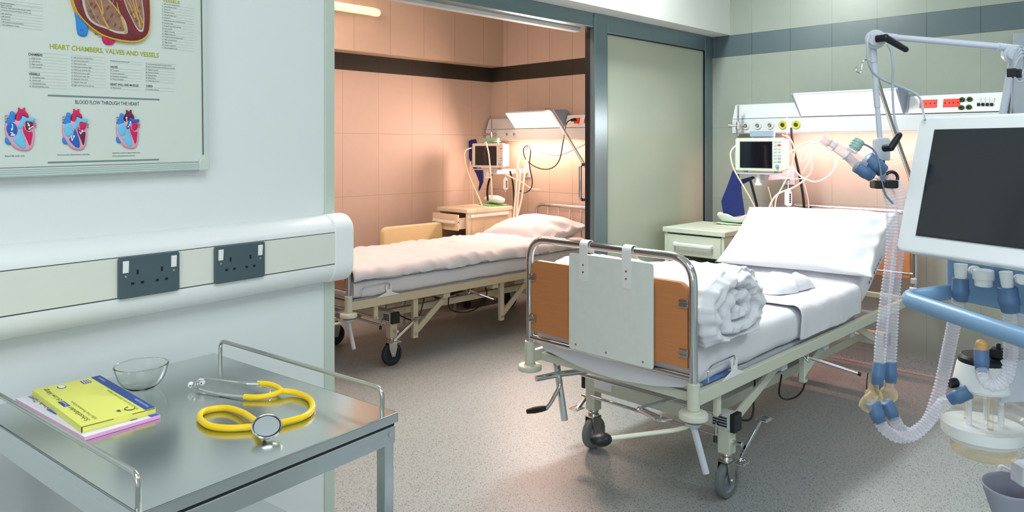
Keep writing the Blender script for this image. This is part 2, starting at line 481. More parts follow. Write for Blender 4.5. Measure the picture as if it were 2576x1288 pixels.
# head track
b=MB(); b.box2(-.5,x0+.02,YP-.012,YP+.08,2.21,2.302); b.build('track_cover',M_dframe,d,bev=.003)
b=MB(); b.box2(-.5,x0-.02,YP+.081,YP+.128,2.19,2.225); b.build('track_lip',M_dwhite,d)
# frame of another door at the right end of the tiled wall
d=thing('door_2','grey door frame at the far right end of the tiled wall','door',(XB,.45,0)); d['kind']='structure'
b=MB(); b.box2(XB-.05,XB,.88,.945,0,2.11); b.box2(XB-.05,XB,0,.07,0,2.11); b.box2(XB-.05,XB,.07,.88,2.04,2.11); b.build('frame',mat('grey door frame paint',(150,160,168),.4),d,bev=.004)
b=MB(); b.box2(XB-.03,XB,.07,.88,.01,2.04); b.build('door_leaf',mat('dark slate door',(70,84,96),.4),d)
# fluorescent lamp on the side room's long wall
d=thing('wall_lamp','long white tube lamp high on the pink tiled wall','lamp',(3.2,5.2,2.5))
a=on_y(958,38,5.18); 
b=MB(); b.box2(2.5,3.56,5.20,5.254,2.565,2.60); b.build('back_plate',M_wplastic,d,bev=.004)
M_tubeem=mat('lit opal diffuser',(255,236,214),.4,emit=.8,ecol=(255,214,180))
b=MB(); pr=[(5.252,2.572),(5.252,2.615),(5.20,2.625),(5.15,2.605),(5.14,2.575),(5.17,2.56),(5.23,2.56)]
b.add([(x,y+(.0 if abs(x-3.0)<.54 else (5.252-y)*.35),z) for x in (2.45,2.5,3.53,3.6) for (y,z) in pr],[(i*7+k,i*7+(k+1)%7,(i+1)*7+(k+1)%7,(i+1)*7+k) for i in range(3) for k in range(7)]+[tuple(range(7)),tuple(range(27,20,-1))],True)
b.build('diffuser',M_tubeem,d)
# ---------------------------------------------------------------- camera, light
cam=bpy.data.cameras.new('camera'); co=bpy.data.objects.new('camera',cam); COL.objects.link(co)
co.location=(0,0,H); co.rotation_euler=(math.pi/2,0,-math.pi/4)
cam.sensor_width=36; cam.lens=FPX/2576*36; cam.shift_y=-(644-HZ)/2576; cam.clip_start=.05
SC.camera=co
def area(name,loc,tgt,sx,sy,power,col):
    l=bpy.data.lights.new(name,'AREA'); l.shape='RECTANGLE'; l.size=sx; l.size_y=sy; l.energy=power; l.color=col
    o=bpy.data.objects.new(name,l); COL.objects.link(o); o.location=loc
    o.rotation_euler=(V(tgt)-V(loc)).to_track_quat('-Z','Y').to_euler(); return o
area('ceiling_light_ward',(3.1,2.52,2.97),(3.1,2.3,0),1.5,.3,66,(.93,1,.97))
area('ceiling_light_door_side',(3.4,-.6,2.97),(3.4,-.4,0),1.2,.6,26,(.90,.98,1))
area('ceiling_light_entry',(.2,-.3,2.97),(.2,-.3,0),1.6,1.6,42,(.88,.96,1))
area('rear_fill_light',(-2.4,-1.0,1.7),(2,.6,1.0),1.6,1.5,32,(.86,.95,1))  # unseen fill added behind the camera, no window is there
area('side_room_fill',(2.4,4.2,2.95),(2.6,4.2,0),1.6,.8,50,(1,.68,.55))  # unseen warm fill added to brighten the side room walls
w=bpy.data.worlds.new('world'); SC.world=w; w.use_nodes=True
w.node_tree.nodes['Background'].inputs[0].default_value=(.6,.65,.7,1); w.node_tree.nodes['Background'].inputs[1].default_value=.1
vs=SC.view_settings; vs.view_transform='Standard'; vs.look='None'; vs.gamma=1; vs.exposure=.13; vs.use_curve_mapping=False
try: SC.cycles.use_denoising=True; SC.cycles.max_bounces=10; SC.cycles.transparent_max_bounces=24
except Exception: pass
# ---------------------------------------------------------------- cable trunking on the white wall
t=thing('cable_trunking','long white cable trunking with rounded edges across the white wall','trunking',fw((.4,1.70,1.06)),AL)
def trprof(g=0):
    P=[(1.71,1.253+g)]
    for k in range(0,9):
        a=math.pi/2*k/8; P.append((1.690-(.048+g)*math.sin(a),1.210+(.043+g)*math.cos(a)))
    P.append((1.642-g,1.2095)); P.append((1.642-g,1.119))
    for k in range(0,9):
        a=math.pi/2*k/8; P.append((1.685-(.043+g)*math.cos(a),1.118-(.052+g)*math.sin(a)))
    P.append((1.71,1.064-g)); return P
def extr(b,P,x0,x1):
    n=len(P); b.add([(x0,)+p for p in P]+[(x1,)+p for p in P],[tuple(range(n)),tuple(range(2*n-1,n-1,-1))]+[(k,(k+1)%n,n+(k+1)%n,n+k) for k in range(n)],True)
b=MB(FM); extr(b,trprof(),-1.3,1.322); b.build('body',M_wplastic,t,ang=50)
b=MB(FM); b.box2(-1.3,1.317,1.6405,1.645,1.1215,1.2075); b.build('cover_strip',M_offw,t)
M_gap=mat('dark gap line',(58,62,50),.8)
b=MB(FM); b.box2(-1.3,1.317,1.6412,1.645,1.2075,1.2092); b.box2(-1.3,1.317,1.6412,1.645,1.1192,1.1215); b.build('groove',M_gap,t)
b=MB(FM); extr(b,trprof(.0025),1.317,1.385)
b.box2(1.37,1.385,1.66,1.80,1.075,1.245)
b.build('end_cap',M_wplastic,t,bev=.004,bseg=3,ang=50)
# ---------------------------------------------------------------- double sockets
M_sock=mat('slate grey moulded plastic',(74,92,98),.3,var=.02)
M_pin=mat('socket slot black',(14,16,18),.7)
def socket(x0,x1,label):
    cx=(x0+x1)/2; zc=1.1635; w=x1-x0; h=.091
    t=thing('double_socket',label,'socket',fw((cx,1.6405,zc-h/2)),AL,'double sockets on the trunking')
    b=MB(FM); poly=rrect(w,h,.006,4,cx,zc)
    b.prism(poly,1.6404,1.632,fn=lambda u,v,hh:(u,hh,v)); b.build('face_plate',M_sock,t,bev=.0028,bseg=3)
    k=w/.136
    for s in(-1,1):
        b=MB(FM); b.add([(cx+s*.0535*k+a,1.6322-d,zc+e) for (a,e,d) in ((-.0065,.0105,0),(.0065,.0105,0),(.0065,.037,0),(-.0065,.037,0),(-.006,.011,.0012),(.006,.011,.0012),(.006,.0365,.0035),(-.006,.0365,.0035))],[(0,1,2,3),(4,5,6,7),(0,1,5,4),(1,2,6,5),(2,3,7,6),(3,0,4,7)],False)
        sw=b.build('rocker_switch',M_wplastic,t,bev=.0008); sw['label']='white rocker switch'
        b=MB(FM); b.cyl((cx+s*.0535*k,1.6323,zc+.003),(cx+s*.0535*k,1.6306,zc+.003),.0026,n=14); sc=b.build('screw',M_steelrail,t,bev=.0003); 
        b=MB(FM); cx2=cx+s*.027*k-.001
        b.box((cx2,1.6319,zc+.010),(.0042,.001,.010)); b.box((cx2-.0105,1.6319,zc-.014),(.0066,.001,.0052)); b.box((cx2+.0105,1.6319,zc-.014),(.0066,.001,.0052))
        p=b.build('pin_holes',M_pin,t)
socket(.729,.865,'slate grey double socket with white switches, the nearer one on the trunking')
socket(.952,1.089,'slate grey double socket with white switches, the one nearer the trunking end cap')
# ---------------------------------------------------------------- heart chart
BR=math.radians(.72)
BMx=FM@Matrix.Translation((.73,1.688,1.391))@Matrix.Rotation(-BR,4,'Y')
BI=BMx.inverted()
def bd(px,py):
    p=BI@(FM@V(f_y(px,py,1.688))); return (p.x,p.z)
t=thing('heart_chart','anatomical heart wall chart in a grey aluminium frame on the white wall','wall chart',BMx@V((0,.011,0)),AL)
M_panel=mat('chart board surface',(212,220,212),.35,var=.01)
M_alu=mat('grey green aluminium rail',(196,210,204),.4,metal=0,var=.03)
U0,U1,W1=-.228,.2335,.66
b=MB(BMx); b.box2(U0,U1,0,.016,.006,W1); b.build('board',M_panel,t)
b=MB(BMx); b.box2(U0-.006,U1-.02,-.006,.018,-.001,.0175)
for k in range(4): b.box2(U0-.006,U1-.02,-.0075,0,.001+.0042*k,.0035+.0042*k)
b.build('bottom_rail',M_alu,t,bev=.0006)
b=MB(BMx); b.box2(U1-.010,U1+.002,-.006,.018,.02,W1); b.build('side_rail',M_alu,t,bev=.001)
b=MB(BMx); b.box2(U0-.008,U0+.004,-.006,.018,-.001,W1); b.build('side_rail',M_alu,t,bev=.001)
b=MB(BMx); b.box2(U0,U1,-.006,.018,W1-.008,W1+.008); b.build('top_rail',M_alu,t,bev=.001)
b=MB(BMx); b.box2(U1-.0114,U1-.0100,-.002,.001,.02,W1-.01); b.box2(U0+.004,U1-.025,-.002,.001,.0172,.0186); b.build('seal_line',mat('dark brown seal',(92,70,56),.6),t)
b=MB(BMx); b.prism([(U1-.024,-.002),(U1-.002,-.002),(U1+.003,.005),(U1+.003,.036),(U1-.012,.036),(U1-.013,.031),(U1-.024,.021)],-.0085,.018,fn=lambda u,v,h:(u,h,v)); b.build('corner_cap',mat('pale corner cap plastic',(204,210,200),.45),t,bev=.002)
M_ink=mat('dark printing ink',(66,68,66),.6); M_olive=mat('olive green printing ink',(168,172,40),.6); M_rule=mat('grey rule ink',(168,176,168),.6); M_bar=mat('slate bar ink',(112,136,134),.6)
b=MB(BMx); F0=-.0006
def tx(s,px,py,px2,h,mi=0):
    u,w=bd(px,py); u2,_=bd(px2,py); b.m(mi)
    Y=(.13*0+ (u+.73)*0)  # depth of the chart there, for the letter height
    zt=abs(bd(px,py-h)[1]-w)
    b.text(s,(u,F0,w),(1,0,0),(0,0,1),zt,u2-u,bold=.018 if s.isupper() and s[0]!='B' else 0)
def rule(px,py,px2,mi=2,th=.00035):
    u,w=bd(px,py); u2,_=bd(px2,py); b.m(mi); b.add([(u,F0,w),(u2,F0,w),(u2,F0,w+th),(u,F0,w+th)],[(0,1,2,3)],False)
tx('HEART CHAMBERS, VALVES AND VESSELS',125,122,399,13,1)
tx('BLOOD FLOW THROUGH THE HEART',189,261,350,10,0)
rule(120,242,401,3,.0034); rule(120,411,400,3,.0034)
A=['Conus arteriosus','Right ventricle','Anterior interventricular branch of left','coronary artery and Great cardiac vein','Left ventricle','Left auricle','Aortic arch','Left common carotid artery','Left subclavian artery']
yA=[45,79,112,145,195,235,275,315,355]; eA=[200,170,435,440,160,145,145,330,268]; sA=[2,6,8,10,12,15,18,22,24]
for s,y,e,x in zip(A,yA,eA,sA): tx(s,x/5.6,y/5.6,e/5.6,3.4)
for k,y in enumerate((0,40,82,122,192,232,275,318,358,400)): rule(-46,(y-62)/5.6,107,2) if y>60 else rule(1,y/5.6-1,107)
def heads(lst,sc,ox=0,oy=0):
    for (s,x,y,e,h,mi) in lst: tx(s,ox+x/sc,oy+y/sc,ox+e/sc,h,mi)
heads([('CHAMBERS',397,778,597,6,0),('1.  Right atrium',413,825,578,3.4,0),('2.  Left atrium',413,866,565,3.4,0),('3.  Right ventricle',413,908,600,3.4,0),('4.  Left ventricle',415,950,588,3.4,0),
 ('VESSELS',405,1055,560,6,0),('5.  Ascending aorta',420,1095,628,3.4,0),('6.  Aortic arch',420,1138,572,3.4,0),('7.  Descending aorta',420,1181,642,3.4,0),('8.  Brachiocephalic trunk',420,1222,688,3.4,0)],5.6)
n2=['9.  Left common carotid artery','10. Left subclavian artery','11. Pulmonary trunk','12. Pulmonary arteries, right','13. Pulmonary arteries, left','14. Pulmonary veins, right','15. Pulmonary veins, left','16. Superior vena cava','17. Inferior vena cava','18. Right coronary artery & vein']
for k,s in enumerate(n2): tx(s,1003/5.6,(814+43.4*k)/5.6,[1307,1253,1210,1290,1275,1265,1258,1235,1220,1322][k]/5.6,3.3)
for k in range(6): rule(71,(735+(k>0)*52+43*max(0,k-1))/5.6,168)
for k in range(6): rule(72.5,(1008+(k>0)*50+43*max(0,k-1))/5.6,169)
for k in range(11): rule(179,(780+43.6*k)/5.6,266.5)
heads([('19. Left coronary artery & vein',775,433,910,3.2,0),('VALVES',775,477,828,5.4,0),('20. Tricuspid',776,498,835,3.2,0),('21. Aortic (semilunar)',776,519,875,3.2,0),('22. Pulmonary (semilunar)',776,540,897,3.2,0),('23. Mitral (bicuspid)',776,560,868,3.2,0),('HEART WALL AND MUSCLES',776,600,975,5.6,0),('24. Myocardium',777,621,852,3.2,0)],2.8)
for y in (425,442,482,502,523,543,564,606,626): rule(277,y/2.8,356)
for y,s,e in ((453,'25. Interventricular septum (muscle portion)',1207),(472,'26. Interventricular septum (membranous portion)',1230),(493,'27. Papillary muscle',1113),(513,'28. Pectinate muscle',1115),(533,'29. Endocardium',1102),(552,'30. Epicardium',1096),(571,'31. Trabeculae carneae',1120),(633,'32. Chordae tendineae',1120)): tx(s,1025/2.8,y/2.8,e/2.8,3.2)
tx('CORDS',1028/2.8,612/2.8,1074/2.8,5.4)
for y in (440,458,477,497,517,537,556,576,616,637): rule(366,y/2.8,441)
tx('VESSELS',408,4,452,8,1)
n5=['Left common carotid artery','Left subclavian artery','Aortic arch','Pulmonary artery','Left pulmonary veins','Left atrium','Great cardiac vein in coronary sulcus','Coronary sinus','Posterior vein of left ventricle','Left ventricle','Inferior vena cava','Middle cardiac vein','Posterior interventricular branch','Right coronary artery','Right atrium','Superior vena cava','Brachiocephalic trunk']
e5=[962,916,833,885,915,833,1040,870,980,855,893,905,1008,923,855,907,928]
for k,s in enumerate(n5): tx(str(k+1)+'.  '+s,280+716/5.6,(55+38.8*k)/5.6,280+e5[k]/5.6,3.2); rule(407.5,(62+38.8*k)/5.6,488)
heads([('Blood fills both atria',70,922,345,4.4,0),('Atria contract, blood enters ventricles',805,905,1260,4.4,0)],5.6,0,230)
heads([('Ventricles contract, blood enters into',572,878,962,4.2,0),('aorta and pulmonary arteries',575,920,890,4.2,0)],5.6,180,230)
b.build('lettering',[M_ink,M_olive,M_rule,M_bar],t)
# relief hearts
def bfn(sc,ox,oy):
    def fn(x,y,h):
        u,w=bd(ox+x/sc,oy+y/sc); return (u,-h,w)
    return fn
def cm(P,n=5): return [(p.x,p.y) for p in catmull([(a,c,0) for a,c in P],n,True)]
M_pink=mat('pale pink heart wall',(226,168,190),.35,var=.06); M_lb=mat('light blue relief paint',(112,196,232),.35); M_mb=mat('mid blue relief paint',(52,136,214),.35)
M_db=mat('royal blue relief paint',(42,98,188),.35); M_cr=mat('crimson relief paint',(206,34,96),.35); M_mar=mat('maroon relief paint',(116,30,70),.35); M_wh=mat('white arrow ink',(240,240,244),.5)
shell=cm([(75,440),(62,540),(80,640),(150,750),(230,815),(330,840),(420,825),(470,740),(485,600),(470,470),(400,400),(300,380),(180,400)])
aorta=cm([(220,470),(208,400),(215,330),(250,275),(255,225),(300,250),(345,225),(350,275),(385,310),(402,365),(360,350),(310,335),(280,380),(255,440)])
cava=cm([(75,450),(100,390),(130,330),(145,285),(180,280),(205,310),(200,380),(215,470),(150,520)])
ra=cm([(78,540),(90,470),(140,440),(195,455),(230,520),(225,590),(190,630),(120,632)])
rv=[(165,668),(225,625),(245,545),(275,530),(300,590),(340,700),(345,790),(300,800),(240,765),(180,705)]
pul=cm([(245,530),(235,490),(265,440),(285,385),(300,345),(340,360),(380,375),(470,375),(480,410),(440,425),(380,410),(330,430),(295,480),(280,525)])
la=cm([(340,480),(350,435),(395,420),(440,440),(452,490),(430,530),(390,555),(350,530)])
lv=[(302,545),(345,535),(385,570),(440,568),(438,640),(420,740),(400,762),(370,700)]
def arrow(b,fn,P,h): 
    for i in range(len(P)-1):
        a=V(P[i]+(0,));c=V(P[i+1]+(0,)); d=(c-a).normalized(); nn=V((-d.y,d.x,0))*7
        b.add([fn(q.x,q.y,h) for q in (a+nn,a-nn,c-nn,c+nn)],[(0,1,2,3)],False)
    d=(V(P[-1]+(0,))-V(P[-2]+(0,))).normalized(); nn=V((-d.y,d.x,0)); c=V(P[-1]+(0,))
    b.add([fn(q.x,q.y,h) for q in (c+nn*22,c-nn*22,c+d*30)],[(0,1,2)],False)
def heart(ox,oy,sx,sy,tx0,ty0,cols,arrows,label):
    base=bfn(5.6,0,230)
    fn=lambda x,y,h: base(tx0+(x-55)*sx,ty0+(y-215)*sy,h)
    b=MB(BMx)
    b.m(0).dome(shell,-.001,.006,fn)
    b.m(cols[0]).dome(aorta,-.001,.0055,fn); b.m(cols[1]).dome(cava,-.001,.0055,fn)
    b.dome(cm([(75,650),(115,670),(150,745),(100,745),(70,710)]),-.001,.004,fn)
    b.m(cols[2]).dome(ra,.004,.0078,fn); b.m(cols[3]).dome(cm(rv,3),.0045,.0076,fn)
    b.m(cols[4]).dome(pul,.0035,.0082,fn); b.m(cols[5]).dome(la,.0045,.0082,fn); b.m(cols[6]).dome(cm(lv,3),.0045,.0074,fn)
    b.m(4); b.dome(cm([(305,525),(318,490),(330,520),(320,545)]),.0045,.0072,fn)
    for k in range(3): 
        b.m(cols[6]).tube([fn(450+8*k,445+25*k,.004),fn(505,455+24*k,.003)],.0007,6)
        b.m(4 if k else 2).tube([fn(60,425-38*k,.003),fn(105,415-38*k,.003)],.0007,6)
    b.m(6)
    for P in arrows: arrow(b,fn,P,.0088)
    o=b.build('heart_relief',[M_pink,M_lb,M_mb,M_db,M_cr,M_mar,M_wh],t); o['label']=label
heart(0,0,1,1,55,215,(4,2,3,1,1,5,4),[[(150,460),(155,510),(148,528)],[(125,580),(160,585),(130,625),(165,615)],[(365,440),(380,470)],[(445,490),(400,520)]],'relief heart with dark blue right atrium')
heart(0,0,380/455,595/625,865,235,(4,2,1,3,1,4,5),[[(190,620),(205,700),(235,640)],[(330,560),(350,600),(375,560)]],'relief heart with dark blue right ventricle')
heart(0,0,345/455,560/625,1624,250,(5,2,1,1,3,4,4),[[(240,430),(230,360)],[(290,470),(300,430)],[(255,500),(290,465)]],'relief heart with maroon aorta')
# large cut heart at the top
M_musc=mat('dark red heart muscle',(122,46,52),.35,var=.25,scale=160); M_fat=mat('yellow outline',(222,176,40),.35); M_cav=mat('tan and brown cavity',(150,112,92),.4,var=.5,scale=90); M_tend=mat('ochre tendon',(214,166,84),.4,var=.1); M_pale=mat('pale cavity rim',(200,190,180),.4); M_hol=mat('brown red hollow',(124,74,66),.4,var=.3,scale=150)
fn=bfn(2.8,0,0); b=MB(BMx)
outer=cm([(486,-60),(500,20),(530,95),(590,165),(640,210),(700,250),(760,275),(830,292),(910,303),(970,298),(1020,270),(1045,220),(1052,120),(1048,0),(1045,-150),(960,-350),(760,-420),(560,-350),(490,-200)],4)
inner=[(768+(x-768)*.977,(-60)+(y+60)*.972) for x,y in outer]
b.m(1).dome(outer,-.001,.009,fn,((1,0),(.998,.6),(.985,1))); b.m(0).dome(inner,.006,.0125,fn)
c1=cm([(548,-80),(560,10),(570,60),(598,130),(650,178),(730,208),(800,237),(868,243),(880,222),(862,150),(800,60),(750,0),(700,-80),(620,-110)],4)
c2=cm([(845,-60),(868,50),(900,120),(945,208),(975,230),(992,212),(997,130),(987,40),(965,-60)],4)
for c in (c1,c2):
    cx=sum(p[0] for p in c)/len(c); cy=sum(p[1] for p in c)/len(c)
    b.m(4).dome(c,.010,.0133,fn,((1,0),(1,1))); b.m(2).dome([(cx+(x-cx)*.95,cy+(y-cy)*.95) for x,y in c],.011,.0139,fn)
b.m(3)
for P in ([(620,-40),(680,60),(705,130),(745,205)],[(690,0),(700,60),(705,130)],[(740,-10),(790,60),(830,120),(868,235)],[(800,20),(815,80),(850,180)],[(860,-20),(900,60),(930,130)],[(925,-40),(945,60),(985,170)],[(905,-30),(930,60),(970,200)]):
    Q=catmull([fn(x,y,.0142) for x,y in P],5); b.tube(Q,[.0016*(.5+1.0*k/len(Q)) for k in range(len(Q))],6)
b.m(4)
for P in ([(590,0),(640,100),(690,190)],[(660,-20),(690,20),(702,100)],[(830,10),(790,-20),(770,40)],[(880,-20),(935,100),(965,205)]):
    b.tube(catmull([fn(x,y,.0142) for x,y in P],5),.0005,5)
b.m(5)
for (x,y,r) in ((620,80,14),(640,120,12),(665,130,10),(650,50,16),(620,35,18),(740,150,10),(790,180,12),(830,200,9),(905,100,8),(950,150,9),(960,60,9),(770,110,13),(740,60,15)):
    P=[(x+r*.8*math.cos(a*.785)-.5*r*math.sin(a*.785),y+r*1.3*math.sin(a*.785)) for a in range(8)]; b.dome(P,.0128,.0143,fn,((1,0),(.8,.8),(.4,1)))
b.build('heart_model',[M_musc,M_fat,M_cav,M_tend,M_pale,M_hol],t)['label']='large cut-open heart relief'
b=MB(BMx); b.dome(cm([(528,80),(534,150),(540,215),(550,245),(580,258),(610,250),(618,200),(600,150)]),-.001,.006,fn); b.build('vein_stub',M_mb,t)['label']='blue vein stub marked 17'
b=MB(BMx); b.dome(cm([(724,255),(722,290),(740,312),(775,318),(800,305),(804,275)]),-.001,.006,fn); b.build('artery_stub',M_cr,t)['label']='pink artery stub marked 7'
b=MB(BMx)
for s,x,y,h in (('17',558,222,.0065),('30',665,245,.0006),('7',751,303,.0065),('27',697,122,.0165),('31',750,132,.0165),('27',810,122,.0165),('24',901,258,.0132),('27',895,100,.0165),('27',945,107,.0165),('29',545,30,.0132),('31',930,160,.0165)):
    p=fn(x,y,h); b.text(s,p,(1,0,0),(0,0,1),.0056)
b.build('heart_numbers',M_ink,t)
# ---------------------------------------------------------------- instrument trolley
TZ=.96; X0,X1,Y0,Y1=.470,.932,.993,1.612
t=thing('instrument_trolley','stainless steel instrument trolley with side rails beside the white wall','trolley',fw(((X0+X1)/2,(Y0+Y1)/2,0)),AL)
b=MB(FM); b.box2(X0-.004,X1+.006,Y0-.006,Y1+.004,TZ-.004,TZ)
b.box2(X0-.004,X1+.006,Y0-.006,Y0-.003,TZ-.018,TZ); b.box2(X0-.004,X0-.001,Y0-.006,Y1+.004,TZ-.018,TZ); b.box2(X1+.003,X1+.006,Y0-.006,Y1+.004,TZ-.018,TZ)
b.build('top_tray',M_steel,t,bev=.0012)
b=MB(FM)
for z in (TZ-.055,): 
    b.box2(X0,X1,Y0-.004,Y0+.022,z,z+.032); b.box2(X0,X1,Y1-.022,Y1,z,z+.034); b.box2(X0,X0+.022,Y0+.022,Y1-.022,z,z+.034); b.box2(X1-.022,X1,Y0+.022,Y1-.022,z,z+.034)
b.build('apron_frame',M_steel,t,bev=.002)
b=MB(FM); b.box2(X0+.001,X1-.001,Y0-.0025,Y0+.01,TZ-.024,TZ-.014); b.build('shadow_strip',M_black,t)  # black strip stands in for the shade in the gap under the tray lip
for sx in (X0,X1-.022):
    for sy in (Y0,Y1-.022):
        b=MB(FM); b.box2(sx,sx+.022,sy,sy+.022,.10,TZ-.021); L=b.build('leg',M_steel,t,bev=.0015)
        b=MB(FM); c=(sx+.011,sy+.011); b.cyl((c[0]-.012,c[1],.045),(c[0]+.012,c[1],.045),.045,n=20); b.box((c[0],c[1],.095),(.03,.03,.03)); b.build('castor',M_rubberd,t,bev=.004)
for z in (.675,.28):
    b=MB(FM); b.box2(X0+.002,X1-.002,Y0+.002,Y1-.002,z,z+.004); b.box2(X0+.002,X1-.002,Y0+.002,Y0+.005,z-.025,z+.004); b.box2(X0+.002,X1-.002,Y1-.005,Y1-.002,z-.025,z+.004)
    b.box2(X0+.002,X0+.005,Y0+.002,Y1-.002,z-.025,z+.004); b.box2(X1-.005,X1-.002,Y0+.002,Y1-.002,z-.025,z+.004); b.build('shelf',M_steel,t,bev=.001)
for x in (.4735,.914):
    b=MB(FM); b.tube(fillet([(x,1.004,TZ),(x,1.004,TZ+.046),(x,1.58,TZ+.046),(x,1.58,TZ)] if x<.6 else [(x,1.004,TZ),(x,1.004,TZ+.046),(x,1.545,TZ+.046),(x,1.545,TZ)],.018,6),.0042,10); b.build('side_rail',M_steelrail,t)
b=MB(FM); b.cyl((X1-.011,Y0-.001,TZ-.036),(X1-.011,Y0-.006,TZ-.036),.006,n=6,smooth=False); b.cyl((X1-.011,Y0-.001,TZ-.036),(X1-.011,Y0-.003,TZ-.036),.008); b.build('bolt',M_chrome,t)
# ---------------------------------------------------------------- things on the trolley
def card_box(name,label,c,w,l,z0,z1,rot,m_top,m_side,edge,parts):
    Mx=FM@Matrix.Translation((c[0],c[1],z0))@Matrix.Rotation(rot,4,'Z'); h=z1-z0
    t=thing(name,label,'box',Mx@V((0,0,0)),AL+rot,'glove boxes')
    b=MB(Mx); b.m(0).box2(-w/2,w/2,-l/2,l/2,h*.97,h); b.m(1).box2(-w/2,w/2,-l/2,l/2,0,h*.97)
    b.build('carton',[m_top,m_side],t,bev=.0008)
    return t,Mx,h
M_yc=mat('pale yellow card',(232,230,112),.5,var=.02,scale=8); M_yc2=mat('pale yellow card side',(234,230,110),.5)
M_pk=mat('white card',(232,230,242),.4); M_pk2=mat('pink card side',(236,166,214),.5); M_bl=mat('royal blue print',(44,74,150),.45); M_bl2=mat('bright blue print',(54,84,206),.45); M_lt=mat('light lettering ink',(214,220,236),.5)
M_txt=mat('dark green grey lettering',(70,76,54),.6); M_tx2=mat('olive fine print',(150,150,66),.6); M_tb=mat('black lettering',(34,34,40),.6)
t,Mx,h=card_box('glove_box','white and pink flat glove carton under the yellow one','',1,1,0,1,0,M_pk,M_pk2,None,None) if False else card_box('glove_box','white and pink flat glove carton lying under the yellow carton',(.5905,1.455),.127,.305,TZ+.0004,TZ+.0066,0,M_pk,M_pk2,None,None)
w,l=.127,.305
b=MB(Mx); e=h+.0003
b.m(0).text('Schottlander',(-w/2+.0245,-l/2+.030,e),(0,1,0),(-1,0,0),.0108,.114)
b.m(0).text('Nitrile Gloves',(-w/2+.0245,-l/2+.196,e),(0,1,0),(-1,0,0),.0108,.102)
b.m(0).text('Powder Free',(-w/2+.036,-l/2+.022,e),(0,1,0),(-1,0,0),.007,.06)
b.m(2).add([(-w/2+.026,-l/2+.147,e),(-w/2+.026,-l/2+.190,e),(-w/2+.012,-l/2+.193,e),(-w/2+.012,-l/2+.150,e)],[(0,1,2,3)],False)
b.m(1).add([(w/2-.016,-l/2+.001,e),(w/2-.001,-l/2+.001,e),(w/2-.001,l/2,e),(w/2-.016,l/2,e)],[(0,1,2,3)],False)
b.m(1).add([(w/2-.046,-l/2+.012,e),(w/2-.034,-l/2+.012,e),(w/2-.034,-l/2+.026,e),(w/2-.046,-l/2+.026,e)],[(0,1,2,3)],False)
b.m(3).text('Propol',(-w/2+.023,-l/2+.153,e+.0002),(0,1,0),(-1,0,0),.0065,.033)
for k in range(7):
    a=k*.4-.4; b.m(0).add([(w/2-.062+.008*math.cos(a),-l/2+.022+.008*math.sin(a),e),(w/2-.062+.003*math.cos(a+.3),-l/2+.022+.003*math.sin(a+.3),e),(w/2-.062+.003*math.cos(a-.3),-l/2+.022+.003*math.sin(a-.3),e)],[(0,1,2)],False)
b.build('lettering',[M_tb,M_bl2,M_bl2,M_lt],t)
t,Mx,h=card_box('glove_box','pale yellow low allergy glove carton with a blue edge, lying on the pink one',(.6025,1.4575),.121,.276,TZ+.0068,TZ+.0178,math.radians(-4.5),M_yc,M_yc2,None,None)
w,l=.121,.276; b=MB(Mx); e=h+.0003
b.m(0).text('Schottlander',(-w/2+.0205,-l/2+.022,e),(0,1,0),(-1,0,0),.0088,.097)
b.m(0).text('LA Low Allergy',(-w/2+.0205,-l/2+.167,e),(0,1,0),(-1,0,0),.0088,.096)
b.m(1).text('Sulfur Free Powdered Gloves',(-w/2+.031,-l/2+.018,e),(0,1,0),(-1,0,0),.0058,.130)
b.m(2).add([(-w/2+.0205,-l/2+.122,e),(-w/2+.0205,-l/2+.160,e),(-w/2+.0105,-l/2+.163,e),(-w/2+.0105,-l/2+.125,e)],[(0,1,2,3)],False)
b.m(3).text('Propol',(-w/2+.0185,-l/2+.128,e+.0002),(0,1,0),(-1,0,0),.005,.029)
b.m(2).add([(w/2-.018,-l/2+.0005,e),(w/2-.0005,-l/2+.0005,e),(w/2-.0005,l/2-.001,e),(w/2-.018,l/2-.001,e)],[(0,1,2,3)],False)
b.m(3).text('Products for better dentistry',(w/2-.006,-l/2+.012,e+.0002),(0,1,0),(-1,0,0),.0055,.062)
b.m(3).text('Schottlander',(w/2-.006,l/2-.05,e+.0002),(0,1,0),(-1,0,0),.0055,.036)
b.m(1).text('Protects from latex and powder allergies',(w/2-.022,-l/2+.015,e),(0,1,0),(-1,0,0),.006,.15)
b.m(2).add([(w/2-.042,l/2-.036,e),(w/2-.027,l/2-.036,e),(w/2-.027,l/2-.012,e),(w/2-.042,l/2-.012,e)],[(0,1,2,3)],False)
b.m(3)
for k in range(3): b.add([(w/2-.040+.0045*k,l/2-.034,e+.0002),(w/2-.0375+.0045*k,l/2-.034,e+.0002),(w/2-.0375+.0045*k,l/2-.014,e+.0002),(w/2-.040+.0045*k,l/2-.014,e+.0002)],[(0,1,2,3)],False)
O=lambda rx,ry,cx,cy,z:[(cx+rx*math.cos(k*.2618),cy+ry*math.sin(k*.2618),z) for k in range(24)]
b.m(2).add(O(.0075,.0115,-w/2+.0435,l/2-.024,e),[tuple(range(24))],False); b.m(4).add(O(.006,.0098,-w/2+.044,l/2-.0232,e+.0002),[tuple(range(24))],False)
b.m(0)
P=[(w/2-.034+.008*math.cos(a*.5),-l/2+.028+.010*math.sin(a*.5),e+.0003) for a in range(3,13)]; b.tube(P,.0009,5)
for k in range(6):
    a=k*.35+2.2; b.add([(w/2-.046+.012*math.cos(a),-l/2+.030+.012*math.sin(a),e),(w/2-.046+.004*math.cos(a+.3),-l/2+.030+.004*math.sin(a+.3),e),(w/2-.046+.004*math.cos(a-.3),-l/2+.030+.004*math.sin(a-.3),e)],[(0,1,2)],False)
